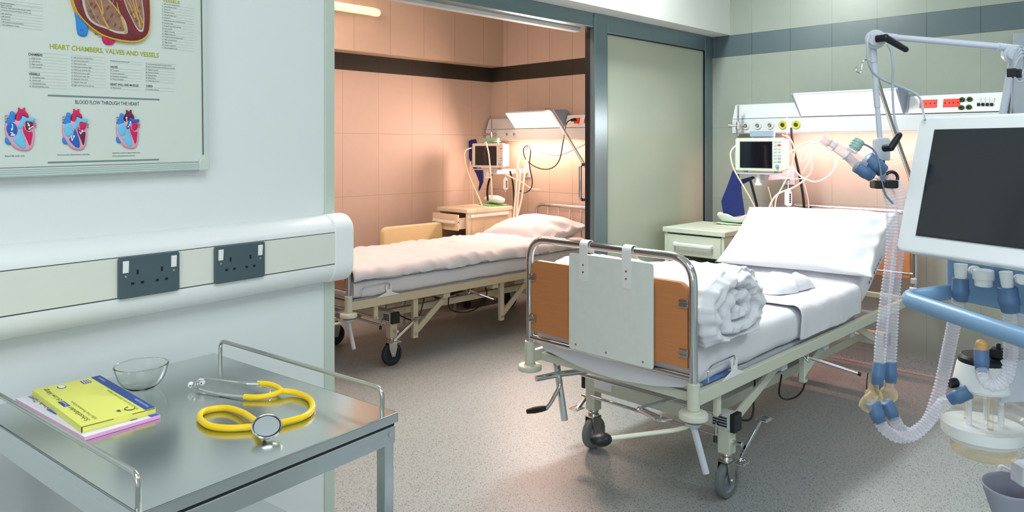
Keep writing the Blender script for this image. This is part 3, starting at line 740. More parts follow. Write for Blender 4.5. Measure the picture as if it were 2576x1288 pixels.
b.build('lettering',[M_txt,M_tx2,M_bl,M_lt,M_wh],t)
for q in ((-w/2+.001,-w/2+.050,h-.0016,h-.0008),(w/2-.040,w/2-.001,h-.0016,h-.0008),(-w/2-.0005,-w/2+.0012,.001,h-.001)):
    b=MB(Mx); b.box2(q[0],q[1],-l/2-.0006,-l/2+.0004,q[2],q[3]); b.build('flap_slot',M_gap,t)
# glass bowl
c=f_z(357,979,TZ); Mx=FM@Matrix.Translation((c[0],c[1]+.002,TZ+.0005))
b=MB(Mx); b.lathe([(.0,.0),(.018,.0),(.024,.002),(.035,.010),(.044,.024),(.0485,.040),(.0495,.047),(.0510,.0475),(.0510,.049),(.0485,.049),(.0470,.0405),(.0425,.025),(.0335,.0118),(.023,.0045),(.0,.0035)],n=48)
o=b.build('bowl',M_clear); tag(o,'small clear round bowl behind the yellow carton on the trolley','bowl')
# stethoscope
t=thing('stethoscope','yellow tubed stethoscope with chrome earpieces on the trolley top','stethoscope',fw((.79,1.25,TZ)),AL)
M_ytube=mat('glossy yellow rubber tube',(246,206,16),.3,var=.03)
Z=TZ+.0062
def fp(L,z=Z): return [f_z(x,y,z+(dz if False else 0)) for (x,y) in L]
def fpz(L): return [f_z(x,y,z) for (x,y,z) in L]
R=.0055
main=fpz([(706,983,Z+.004),(745,988,Z+.001),(778,1003,Z),(786,1026,Z),(768,1046,Z),(730,1058,Z),(690,1067,Z),(640,1073,Z),(575,1077,Z),(525,1070,Z),(502,1050,Z),(516,1033,Z),(565,1026,Z),(606,1036,Z+.002),(636,1054,Z+.007),(658,1070,Z+.012)])
b=MB(FM); b.tube(catmull(main,8),R,12)
b.tube(catmull(fpz([(648,964,Z+.008),(676,966,Z+.007),(698,974,Z+.005),(710,985,Z+.004)]),8),R*.92,12)
b.tube(catmull(fpz([(614,998,Z),(650,999,Z),(685,993,Z+.002),(710,984,Z+.004)]),8),R*.92,12)
b.build('tubing',M_ytube,t)
def dfp(px,py,z): return f_z(px,py,z)
b=MB(FM); A1=catmull(fpz([(484,972,Z+.006),(496,958,Z+.012),(515,953,Z+.014),(560,957,Z+.012),(610,964,Z+.010),(652,966,Z+.008)]),8); b.tube(A1,.0026,10); b.tube(A1[-14:],.0036,10); b.build('ear_tube',M_chrome,t)
b=MB(FM); A2=catmull(fpz([(512,962,Z+.004),(498,966,Z+.003),(496,976,Z),(520,985,Z-.002),(570,994,Z-.002),(618,998,Z)]),8); b.tube(A2,.0026,10); b.tube(A2[-12:],.0036,10); b.build('ear_tube',M_chrome,t)
b=MB(FM); b.tube(catmull(fpz([(645,972,Z+.006),(672,974,Z+.004),(681,982,Z+.002),(668,993,Z),(625,996,Z)]),8),.0022,8,sy=.5); b.build('spring',M_chrome,t)
for (px,py) in ((480,968),(508,962)):
    p=f_z(px,py,Z+.005); b=MB(FM); b.ball(p,(.0062,.0055,.0062),16,10); e=b.build('ear_tip',M_wplastic,t)
    b=MB(FM); b.cyl((p[0]-.004,p[1]-.0045,p[2]),(p[0]-.0042,p[1]-.0050,p[2]),.0013); b.build('bore',M_black,e)
cp=f_z(671,1076,Z+.010); 
d=FM.inverted().to_3x3()@V((-.55,-.45,.75))
Mc=FM@fmat(cp,V((-.22,-.42,.8)))
b=MB(Mc); b.lathe([(.0,-.006),(.014,-.006),(.021,-.002),(.0245,.0015),(.025,.004),(.0235,.0055),(.021,.0045)],n=40); b.build('chest_piece',M_chrome,t)
b=MB(Mc); b.lathe([(.0,.0048),(.0205,.0046)],n=40); b.build('diaphragm',mat('silver diaphragm',(196,204,208),.22,metal=.6),t)
b=MB(Mc); b.lathe([(.0206,.0046),(.0222,.0056)],n=40,cap0=False,cap1=False); b.build('diaphragm_ring',M_black,t)
b=MB(FM); p=f_z(664,1100,TZ+.004); b.cyl((cp[0],cp[1],cp[2]-.004),p,.0035); b.build('stem',M_chrome,t)
# coloured carton on the lower shelf
sx,sy=.60,1.10
Mx=FM@Matrix.Translation((.575,1.26,.679))@Matrix.Rotation(math.radians(20),4,'Z')
t=thing('carton','bright blue green and pink printed carton on the lower trolley shelf','box',Mx@V((0,0,0)),AL+math.radians(20))
M_cb=mat('sky blue print',(90,160,226),.5); M_cg=mat('lime green print',(96,190,30),.5); M_cm=mat('magenta print',(190,40,110),.5); M_cw=mat('white print',(226,232,226),.5)
b=MB(Mx); b.m(0).box2(-.07,.07,-.10,.10,0,.07); b.build('carton_body',[M_cw],t,bev=.001)
b=MB(Mx)
b.m(0).add([(-.069,-.099,.0705),(.069,-.099,.0705),(.069,.06,.0705),(-.069,.06,.0705)],[(0,1,2,3)],False)
b.m(1).add([(-.069,-.02,.0708),(-.02,.0,.0708),(-.02,.099,.0708),(-.069,.099,.0708)],[(0,1,2,3)],False)
P=[(.05*math.cos(a*.2)-.0,.05*math.sin(a*.2)+.05,.0712) for a in range(0,17)]
b.m(2).tube([(p[0],p[1],.0711) for p in P],.006,4,sy=.05); b.m(3).tube([(p[0]*.8,p[1]*.8+.01,.0711) for p in P],.006,4,sy=.05)
b.m(4).text('C',(.03,.055,.0715),(.9,.4,0),(-.4,.9,0),.022)
b.build('print',[M_cb,M_cg,M_cm,M_cw,M_tb],t)
# ---------------------------------------------------------------- beds
HY=.4185
def fbm(p,s): 
    q=V(p)*s; return noise.noise(q)+.5*noise.noise(q*2.1+V((3,1,7)))+.25*noise.noise(q*4.3+V((9,4,2)))
def make_bed(ox,oy,dz,label,head,posts,braces,left):
    t=thing('hospital_bed',label,'bed',(ox,oy,0),0,'hospital beds')
    S=Matrix.Translation((ox,oy,0)); U=Matrix.Translation((ox,oy,dz))
    L=2.60
    # foot end
    b=MB(U); b.tube(fillet([(0,-HY,.53),(0,-HY,1.035),(0,HY,1.035),(0,HY,.53)],.105,10),.0165,16); fe=b.build('footboard_frame',M_chrome,t)
    b=MB(U); b.cyl((0,-HY,.589),(0,HY,.589),.0125); b.build('cross_tube',M_chrome,t)
    b=MB(U); pr=[(-.397,.622),(.402,.622),(.402,.90)]
    for k in range(7): a=math.pi/2*k/6; pr.append((.362+.04*math.cos(a),.90+.04*math.sin(a)))
    for k in range(7): a=math.pi/2+math.pi/2*k/6; pr.append((-.357+.04*math.cos(a),.90+.04*math.sin(a)))
    b.prism(pr,-.010,.016,fn=lambda u,v,h:(h,u,v)); fp_=b.build('footboard_panel',M_wood,t,bev=.002)
    for s in (-1,1):
        for z in (.68,.865):
            b=MB(U); yy=s*(HY-.012); b.box((-.016,yy-s*.020,z),(.004,.036,.030)); b.box((-.019,yy-s*.020,z+.009),(.006,.036,.008)); b.box((-.019,yy-s*.020,z-.009),(.006,.036,.008)); b.build('panel_clip',M_chrome,t,bev=.001)
    for s in (-1,1):
        b=MB(U); b.cyl((0,s*HY,.472),(0,s*HY,.572),.0235,n=20); b.build('post_sleeve',M_cream,t,bev=.002)
        b=MB(U@Matrix.Translation((0,s*HY,.44))); b.lathe([(.0,-.012),(.012,-.012),(.012,0),(.050,.0),(.0535,.003),(.0535,.019),(.050,.024),(.027,.026),(.026,.032),(.0,.032)],n=36); b.build('corner_bumper',M_cream,t)
    # long rails and cross rails
    for s in (-1,1):
        b=MB(U); b.box2(.0,L-.02,s*(HY-.008)-.012,s*(HY-.008)+.012,.478,.530); b.build('side_rail',M_creamd if left else M_cream,t,bev=.003)
    for (xa,xb,za) in ((.05,.085,.478),(.9,.94,.482),(1.72,1.76,.482),(L-.05,L-.02,.482)):
        b=MB(U); b.box2(xa,xb,-HY+.02,HY-.02,za,.514); b.build('cross_rail',M_creamd if left else M_cream,t,bev=.003)
    b=MB(U); b.box2(.06,1.74,-HY+.035,HY-.035,.520,.536); b.build('lying_surface',M_lightgrey,t)
    # head end
    hz=1.035 if head=='panel' else .95
    b=MB(U); b.tube(fillet([(L,-HY,.47),(L,-HY,hz),(L,HY,hz),(L,HY,.47)],.09,10),.0155,14); b.build('headboard_frame',M_chrome,t)
    if head=='panel':
        b=MB(U); b.box2(L-.01,L+.012,-.39,.39,.62,.93); b.build('headboard_panel',M_wood,t,bev=.004)
        b=MB(U); b.cyl((L,-HY,.65),(L,HY,.65),.012); b.build('cross_tube',M_chrome,t)
        b=MB(U); b.cyl((L-.03,-HY,.60),(L-.03,-HY,.63),.018); b.cyl((L-.04,-HY-.02,.565),(L-.04,-HY+.02,.565),.014); b.build('rail_knob',M_lightgrey,t,bev=.002)
    else:
        for k in range(5):
            b=MB(U); y=-.27+.135*k; b.cyl((L,y,.55),(L,y,hz),.0065); b.build('spindle',M_chrome,t)
        b=MB(U); b.cyl((L,-HY,.60),(L,HY,.60),.0115); b.build('cross_tube',M_chrome,t)
    # chassis
    cm_=M_creamd if left else M_cream
    for x in (.373,2.18):
        b=MB(S); b.box2(x-.03,x+.03,-.38,.38,.285,.355); b.build('chassis_beam',cm_,t,bev=.003)
        for s in (-1,1):
            b=MB(S); b.box2(x-.031,x+.031,s*.3905-.011,s*.3905+.011,.283,.357); b.build('beam_cap',M_black,t,bev=.003)
            b=MB(S); b.box2(x-.027,x+.027,s*.35-.027,s*.35+.027,.185,.29); b.build('leg',cm_,t,bev=.003)
            b=MB(S@Matrix.Translation((x,s*.35,0)))
            b.lathe([(.0,.186),(.023,.186),(.026,.178),(.022,.170),(.027,.163),(.027,.157),(.0,.157)],n=20)
            b.prism([(-.034,.156),(.026,.156),(.030,.12),(.013,.06),(-.013,.06),(-.034,.12)],-.026,-.022,fn=lambda u,v,h:(u,h,v)); b.prism([(-.034,.156),(.026,.156),(.030,.12),(.013,.06),(-.013,.06),(-.034,.12)],.022,.026,fn=lambda u,v,h:(u,h,v))
            b.box2(-.034,.026,-.026,.026,.152,.158); b.cyl((0,-.030,.075),(0,.030,.075),.009)
            f=b.build('castor_fork',M_steelrail,t,bev=.001)
            Mw=S@Matrix.Translation((x,s*.35,.075))@Matrix.Rotation(math.pi/2,4,'X')
            b=MB(Mw); b.lathe([(.052,-.017),(.066,-.0175),(.073,-.013),(.075,-.006),(.075,.006),(.073,.013),(.066,.0175),(.052,.017),(.052,-.017)],n=36,cap0=False,cap1=False); b.build('tyre',M_rubberd if left else M_rubber,f)
            b=MB(Mw); b.lathe([(.0,-.012),(.020,-.014),(.026,-.008),(.046,-.007),(.053,-.013),(.053,.013),(.046,.007),(.026,.008),(.020,.014),(.0,.012)],n=30); b.build('wheel_hub',M_rubberd if left else M_grey,f)
    for s in (-1,1):
        b=MB(S); b.box2(.40,2.16,s*.24-.02,s*.24+.02,.30,.345); b.build('chassis_bar',cm_,t,bev=.003)
    b=MB(S); b.cyl((.33,-.33,.262),(.33,.33,.262),.007); b.build('brake_shaft',M_chrome,t)
    # brake pedals beside both front columns
    for s in (-1,1):
        b=MB(S); y=s*.42; b.cyl((.373,s*.375,.235),(.373,y,.235),.010); b.bar((.34,y,.18),(.535,y,.300),.012,.016)
        for (x,z) in ((.345,.176),(.54,.300)):
            b.box((x-.0,y+s*.012,z),(.062,.05,.006))
            for k in range(5): b.box((x-.022+.011*k,y+s*.012,z+.004),(.004,.044,.004))
        b.build('brake_pedal',M_chrome,t,bev=.0015)
    # linkage
    for (x,z0,z1) in posts:
        for s in (-1,1):
            b=MB(S); b.box2(x-.02,x+.02,s*.375-.014,s*.375+.014,z0,z1); b.build('lift_post',cm_,t,bev=.003)
            b=MB(S); b.cyl((x,s*.355,z0+.03),(x,s*.395,z0+.03),.012,n=6,smooth=False); b.build('pivot_bolt',M_steelrail,t)
    for (xa,za,xb,zb) in braces:
        for s in (-1,1):
            b=MB(S); b.bar((xa,s*.345,za),(xb,s*.345,zb),.016,.042); b.build('brace',cm_,t,bev=.003)
    for x in (.81,1.28,1.62,2.1):
        b=MB(U); b.box2(x-.03,x+.03,-HY+.02,HY-.02,.44,.485); b.build('bracket',M_lightgrey if not left else M_creamd,t,bev=.003)
    b=MB(S); b.cyl((.95,-.10,.36+dz*.5),(1.32,-.10,.385+dz*.5),.022); b.cyl((1.32,-.10,.385+dz*.5),(1.62,-.10,.41+dz*.5),.010); b.build('gas_spring',M_dkmetal,t)
    b=MB(S); b.tube(catmull([(.86,-.36,.40),(.88,-.34,.30),(1.0,-.33,.245),(1.15,-.33,.25),(1.28,-.3,.33),(1.3,-.25,.40)],8),.0045,8); b.build('cable',M_cableb,t)
    b=MB(S); b.tube(catmull([(.66,-.33,.45+dz),(.65,-.33,.36),(.58,-.34,.26),(.50,-.2,.30)],8),.0045,8); b.build('cable',M_cableb,t)
    # side crank rod with its hook
    b=MB(U); b.tube(fillet([(.98,-.30,.470),(1.0,-.44,.462),(1.045,-.63,.425)],.02),.007,10); b.tube(fillet([(.97,-.40,.485),(.985,-.435,.445),(1.02,-.41,.49)],.01),.004,8); b.build('release_rod',M_chrome,t)
    b=MB(U); b.cyl((1.045,-.63,.425),(1.048,-.643,.4225),.009); b.build('rod_tip',M_black,t)
    b=MB(S); b.box2(1.04,1.10,-.06,.06,.30,.42); b.build('gearbox',M_dkmetal,t,bev=.004)
    # white mattress bracket on the near rail at the foot
    b=MB(U); y=-HY-.004
    b.prism([(u+.09,v) for u,v in [(.115,.531),(.30,.531),(.23,.556),(.235,.60),(.222,.606),(.216,.575),(.198,.575),(.196,.606),(.182,.60),(.19,.556)]],y-.003,y+.003,fn=lambda u,v,h:(u,h,v))
    b.build('mattress_bracket',M_wplastic,t,bev=.001)
    b=MB(U); b.tube(fillet([(.305,y-.002,.60),(.30,y,.615),(.12,y,.612),(.095,y,.595),(.093,y-.004,.555)],.015),.0032,8); b.build('bracket_wire',M_chrome,t)
    # foot end controls
    b=MB(U); b.tube(fillet([(.20,.20,.445),(.02,.27,.448),(-.08,.305,.443)],.02),.013,12); b.build('crank_shaft',M_chrome,t)
    cr=b=MB(U); b.tube(fillet([(.03,.265,.445),(.0,.235,.415),(-.03,.265,.335),(-.045,.28,.31)],.02),.0085,10); cr=b.build('crank_handle',M_chrome,t)
    b=MB(U); p=V((-.043,.277,.315)); q=V((-.085,.355,.290)); b.tube([p,p.lerp(q,.25),p.lerp(q,.6),q],[.010,.0135,.0145,.010],12); b.build('grip',M_black,cr)
    b=MB(U); b.cyl((.215,-.42,.398),(.215,.30,.398),.0065); b.build('drive_rod',M_chrome,t)
    b=MB(U); b.tube(fillet([(.16,-.30,.462),(-.01,-.17,.418),(-.04,-.295,.408),(-.01,-.335,.415)],.02),.0065,8); b.tube([(.0,-.195,.42),(-.012,-.285,.417)],.005,8); b.build('step_rod',M_chrome,t)
    b=MB(U); b.tube(fillet([(0,-HY+.01,.430),(-.02,-.405,.412),(-.06,-.375,.402),(-.285,-.25,.40)],.02),.010,10,sy=.7); lv=b.build('release_lever',M_cream,t)
    b=MB(U); b.ball((0,0,0),(.042,.034,.024),20,12,M=Matrix.Translation((-.315,-.232,.40))@Matrix.Rotation(math.radians(150),4,'Z')); b.build('knob',M_black,lv)
    b=MB(U); b.cyl((.09,HY-.07,.52),(.095,HY-.125,.22),.0155); b.build('drop_tube',M_chrome,t)
    b=MB(U); b.lathe([(.034,-.002),(.030,-.010),(.018,-.022),(.0,-.022)],M=Matrix.Translation((0,-HY,.43)),n=20,cap0=True); b.cyl((0,-HY,.412),(.008,-HY-.048,.25),.0125); b.build('drop_tube',M_lightgrey,t)
    b=MB(S); b.tube(fillet([(.35,-.325,.315),(.31,-.335,.312),(.29,-.345,.27)],.01),.0055,8); b.build('small_lever',M_steelrail,t)
    b=MB(S); b.box2(.20,.23,-.405,-.385,.39+dz,.48+dz); b.build('rod_hanger',cm_,t,bev=.002)
    b=MB(S); b.cyl((.292,-.344,.275),(.284,-.348,.25),.0085); b.build('lever_tip',M_black,t)
    M_lab=M_wh
    b=MB(S); b.box2(.3405,.343,-.372,-.30,.295,.345); p=b.build('rating_plate',M_lightgrey,t)
    b=MB(S)
    for k in range(4): b.box2(.3395,.3407,-.368+.0,-.304,.300+.011*k,.307+.011*k)
    q=b.build('plate_print',M_black,p)
    b=MB(S); b.box2(.3405,.343,.22,.32,.305,.34); b.build('sticker',M_wh,t)
    return t
rb=make_bed(2.387,1.8545,0,'hospital bed with wooden footboard carrying a white plate, in front of the frosted door','panel',[(1.06,.325,.485)],[(.44,.30,.92,.47),(1.10,.34,1.48,.48),(2.1,.33,1.75,.48)],False)
lb=make_bed(2.480,4.3315,-.05,'hospital bed with spindle headboard in the pink tiled side room','spindle',[(.545,.155,.43),(1.36,.135,.43)],[(.56,.175,.86,.40),(1.38,.155,1.72,.42)],True)

# mattresses -----------------------------------------------------
def mattress(ox,oy,z0,th,path,label,w=.80,foot_sag=0,mats=None,seed=0):
    """path: list of (x, dz, dx-normal) centre line control points, local to the bed"""
    C=catmull([(p[0],0,p[1]) for p in path],10); n=len(C); NU=64
    vs=[];fs=[]
    cs=rrect(w,th,th*.34,6)
    # denser outline
    ring=[]
    for k in range(len(cs)):
        a=V(cs[k]+(0,));c=V(cs[(k+1)%len(cs)]+(0,)); m=max(1,int((c-a).length/.035))
        for j in range(m): ring.append(a.lerp(c,j/m))
    R=len(ring)
    for i in range(n):
        tg=(C[min(i+1,n-1)]-C[max(i-1,0)]).normalized(); nm=V((-tg.z,0,tg.x))
        e=min(1,i/3,(n-1-i)/3); sc=.90+.10*math.sqrt(e)
        for p in ring:
            q=C[i]+V((0,p.x*(.985+.015*e),0))+nm*(p.y*sc)
            f=fbm(q+V((seed,0,0)),5)*.006+abs(noise.noise(V((q.x*9,q.y*3+seed,q.z*14))))*.005
            d=V((0,p.x/w,0))*1.2+nm*(p.y/th)
            q=q+d.normalized()*f
            if foot_sag and p.y<0: q.z-=foot_sag*max(0,1-q.x/.5+.0)*max(0,1-(p.x/(w*.5))**2)
            vs.append((q.x+ox,q.y+oy,q.z+z0+th/2))
    for i in range(n-1):
        for k in range(R):
            k2=(k+1)%R; fs.append((i*R+k,i*R+k2,(i+1)*R+k2,(i+1)*R+k))
    fs.append(tuple(range(R-1,-1,-1))); fs.append(tuple(range((n-1)*R,n*R)))
    b=MB(); b.add(vs,fs,True); o=b.build('mattress',M_sheet,None,ang=70)
    return tag(o,label,'mattress',None)
BX,BY=2.387,1.8545
import math as _m
ca,sa=math.cos(math.radians(31)),math.sin(math.radians(31))
MT=mattress(BX,BY,.538,.155,[(.028,0),(.3,0),(.7,0),(1.1,0),(1.5,0),(1.68,.01),(1.80,.065),(1.80+.35*ca,.065+.35*sa),(1.80+.56*ca,.065+.56*sa)],'white sheeted mattress raised at the head, on the bed beside the ventilator',foot_sag=.05,seed=1)
b=MB(Matrix.Translation((BX,BY,0))); b.box2(.12,.32,-.40,.385,.5365,.5425)
tag(b.build('underlay',M_bluepad),'blue underlay strip showing under the mattress of the bed beside the ventilator','mat')
LX,LY=2.480,4.3315
mattress(LX,LY,.487,.115,[(.045,0),(.5,0),(1.0,0),(1.6,0),(2.1,0),(2.5,0)],'white sheeted flat mattress on the bed in the pink tiled room',w=.83,seed=5)
# drawsheet across the right mattress
def drape(x0,x1,w,ztop,zbot,oy,ox,name,label,cat,edge=0,m=M_sheet,th=.004,seed=0,nx=40,r=.05,bump=.006,puff=0.0):
    prof=[]
    h=w/2
    ny=26
    def fn(u,v):
        x=x0+(x1-x0)*u
        tot=2*h+2*(ztop-zbot)
        s=-tot/2+tot*v
        zb=ztop
        a=abs(s); sg=-1 if s<0 else 1
        if a<h-r: y=s; z=ztop
        elif a<h-r+r*math.pi/2:
            q=(a-(h-r))/r; y=sg*(h-r+r*math.sin(q)); z=ztop-r+r*math.cos(q)
        else: y=sg*h; z=ztop-r-(a-(h-r+r*math.pi/2))
        f=fbm((x+seed,y,z),6)*bump
        fold=abs(noise.noise(V((x*10+seed,z*2,sg*3))))*bump*1.4*(1 if a>h-r else .4)
        z2=z+(f+fold if a<h else 0)+puff*max(0,1-(y/h)**2)*math.sin(math.pi*min(1,max(0,u)))**.3
        y2=y+sg*((f+fold) if a>h-r else 0)
        zz=z2
        lim=zbot+.02*noise.noise(V((x*4+seed,sg,0)))
        if zz<lim: zz=lim
        return (ox+x+edge*noise.noise(V((y*3,seed,0))),oy+y2,zz)
    b=MB(); b.surf(fn,nx,60); o=b.build(name,m,None,ang=80,solid=th); return tag(o,label,cat)
drape(.93,1.68,.835,.707,.556,BY,BX,'drawsheet','white drawsheet laid across the middle of the ventilator-side bed','sheet',edge=.02,seed=2,r=.045)
# bedspread on the left bed
drape(.03,2.30,.86,.668,.607,LY,LX,'bedspread','white bedspread smoothed over the flat bed in the pink tiled room','bedspread',edge=.03,seed=8,th=.012,r=.045,bump=.014,puff=.035,nx=110)
# pillows --------------------------------------------------------
def pillow(Mx,a,c,h,label,seed=0,dent=.0,fold=1.0):
    def shape(u,v,s):
        pu=1-abs(u)**3.2; pv=1-abs(v)**3.2
        zz=h*(max(0,pu)**.55)*(max(0,pv)**.55)*s
        px=a*u*(1-.07*(1-v*v)*abs(u)**2) ; py=c*v*(1-.07*(1-u*u)*abs(v)**2)
        if s>0: zz-=dent*math.exp(-((u*1.6)**2+(v*1.6)**2))
        f=fbm((px+seed,py,s),5)*.008
        rad=math.sqrt(u*u+v*v)
        ang=math.atan2(v,u)
        cr=abs(math.sin(ang*9+seed+2*noise.noise(V((u*2,v*2,seed)))))*.010*fold*max(0,rad-.55)
        cr+=abs(noise.noise(V((u*3.6+seed,v*2.2+u*1.5,2))))*.05*fold*max(0,abs(v)-.5)
        if s>0 and v<-.45: cr+=.050*fold*((-v-.45)/.55)*(1-max(0,-v-.9)*8)*abs(math.sin(5.5*u+2.2*v+2.5*noise.noise(V((u*1.5,v*2,seed)))))**1.6
        return (px,py,zz*(.85 if s<0 else 1)+(f-cr)*s*(1-max(abs(u),abs(v))**8))
    b=MB(Mx); n=44
    b.surf(lambda i,j:shape(2*i-1,2*j-1,1),n,n); b.surf(lambda i,j:shape(2*i-1,2*j-1,-1),n,n)
    # hem flange
    o=b.build('pillow',M_sheet,None,ang=180,merge=True)
    return tag(o,label,'pillow',None)
Rp=Matrix.Rotation(math.radians(-33),4,'Y')
pillow(Matrix.Translation((4.285,1.835,.905))@Rp@Matrix.Rotation(math.radians(2),4,'Z'),.285,.455,.085,'large white pillow propped on the raised head of the ventilator-side bed',seed=3,fold=1.3)
pillow(Matrix.Translation((4.62,4.36,.715))@Matrix.Rotation(math.radians(-10),4,'Y'),.29,.40,.115,'plump white pillow on the flat bed in the pink tiled room',seed=11,fold=1.6)
# rolled duvet on the right bed
def ridge(p,s,seed):
    q=V(p)*s+V((seed,seed*1.7,0)); return 1-abs(noise.noise(q))*2
def duvet():
    b=MB(); cx,cz=BX+.275,.800; A,Bz=.235,.128; y0,y1=BY-.43,BY+.385
    def out(th,y):
        ce,se=math.cos(th),math.sin(th); e=.82
        near=max(0,1-(y-y0)/.30)
        a2=A*(1+.05*near); b2=Bz*(1+.24*near+.06*noise.noise(V((y*4,1,1))))
        rx=a2*math.copysign(abs(ce)**e,ce); rz=b2*math.copysign(abs(se)**e,se)
        f=fbm((ce*.8,y*1.4,se*.8+4),3)*.022+.012*max(0,ridge((ce*.9+y*1.1,y*2.0,se*.9),2.2,3))+.009*max(0,ridge((ce*1.2-y*1.5,y*3,se*1.2),4.2,6))
        k=1-.05*abs((y-(y0+y1)/2)/((y1-y0)/2))**4
        return V((cx+rx*k*(1+f/A),y,max(.690,cz+rz*k*(1+f/Bz))))
    NT,NY=110,64
    b.surf(lambda u,v:out(u*2*math.pi,y0+(y1-y0)*v),NT,NY,True)
    def cap(y,sg):
        def fn(u,v):
            th=u*2*math.pi; r=1-v
            p=out(th,y); c=V((cx+.03,y,cz+.005)); q=c.lerp(p,r)
            wx=.30*noise.noise(V((q.x*7,q.z*7,3)))+.12*noise.noise(V((q.x*17,q.z*17,5)))
            ph=r*2.3-th/(2*math.pi)+wx
            w=abs(math.sin(math.pi*ph))
            ed=min(1,(1-r)*6)
            d=-(1-w)**2.2*.050*ed+.030*ed+.024*ed*max(0,ridge((q.x*1.1+q.z*.8,q.z*1.1-q.x*.6,0),9,2))*r
            d+=.012*noise.noise(V((q.x*26,q.z*26,7)))*ed
            q.y+=sg*d; return q
        return fn
    b.surf(cap(y0,-1),NT,44,True); b.surf(cap(y1,1),NT,14,True)
    o=b.build('rolled_duvet',M_sheet,None,ang=180,merge=True)
    return tag(o,'white duvet rolled up at the foot of the ventilator-side bed','duvet')
duvet()
def crumple(cx,cy,rx,ry,h,z0,rot,label,seed,name='folded_gown'):
    Mx=Matrix.Translation((cx,cy,z0))@Matrix.Rotation(rot,4,'Z')
    def fn(u,v):
        a=2*math.pi*u; r=v
        rr=1+.22*noise.noise(V((math.cos(a)*1.6,math.sin(a)*1.6,seed)))+.10*noise.noise(V((math.cos(a)*5,math.sin(a)*5,seed)))
        x=rx*rr*r*math.cos(a); y=ry*rr*r*math.sin(a)
        k=max(0,1-r**2.5)
        rid=1-abs(noise.noise(V((x*7+seed,y*9,1))))*1.6
        z=h*k**.6*(.35+.65*rid)+.004
        return (x,y,z)
    b=MB(Mx); b.surf(fn,64,22,True); o=b.build(name,M_sheet,None,ang=180,merge=True)
    return tag(o,label,'gown')
crumple(3.33,1.93,.34,.22,.080,.708,.5,'crumpled white gown in the middle of the ventilator-side bed',4)
crumple(3.66,1.70,.22,.13,.085,.708,-.2,'small crumpled white cloth near the pillow of the ventilator-side bed',9)
# stamped marks on the sheet edge of the raised section
b=MB(); 
M_st=mat('blue grey laundry stamp',(104,114,146),.8)
yy=BY-.4085
for k in range(9):
    s=.02+.028*k; x=BX+1.80+s*ca+.02; z=.538+.0775+.065+s*sa+.012
    for j in range(3):
        x2=x+.006*j*ca-.004; b.bar((x2,yy,z-.008+.004*((k*7+j*3)%3)),(x2+.006*((k+j)%2),yy,z+.010-.003*((k+j)%3)),.0018,.002)
b.build('laundry_mark',M_st,MT)['label']='row of blue laundry stamp marks'
# white plate hung on the footboard -------------------------------
t=thing('chart_plate','white enamelled plate hung by two hooks on the footboard','plate',(BX-.03,BY-.045,.592))
S=Matrix.Translation((BX,BY,0))
b=MB(S); b.prism(rrect(.425,.406,.012,5,-.045,.795),-.0225,-.0190,fn=lambda u,v,h:(h,u,v)); b.build('plate',mat('white enamelled plate',(226,232,228),.35),t,bev=.0008)
for y in (.087,-.132):
    b=MB(S); w=.021
    pl=[(y+w,1.036),(y-w,1.036)]+[(y-w+.012-.012*math.cos(k*.314),.886+.012-.012*math.sin(k*.314)) for k in range(6)]+[(y+w-.012+.012*math.sin(k*.314),.886+.012-.012*math.cos(k*.314)) for k in range(6)]
    b.prism(pl,-.0256,-.0228,fn=lambda u,v,h:(h,u,v))
    P=[]
    for k in range(13): a=math.pi-math.pi*k/12; P.append((-.0018+.0238*math.cos(a),1.036+.0225*math.sin(a)))
    P.append((.022,1.0))
    Q=[(x-(.0028 if k<13 else .0028)*math.cos(math.pi-math.pi*min(k,12)/12),z-.0028*math.sin(math.pi-math.pi*min(k,12)/12)) for k,(x,z) in enumerate(P)]
    n=len(P); R=P+Q[::-1]
    b.prism(R,y-w,y+w,fn=lambda u,v,h:(u,h,v),smooth=True)
    hk=b.build('hook_strap',M_wplastic,t)
    for z in (.925,.955):
        b=MB(S); b.cyl((-.0254,y,z),(-.0276,y,z),.0042,n=14); b.build('rivet',M_steelrail,hk)
for y,z in ((.13,.615),(-.03,.612),(-.21,.612)):
    b=MB(S); b.cyl((-.0222,y,z),(-.0242,y,z),.0045,n=14); b.build('rivet',M_steelrail,t)
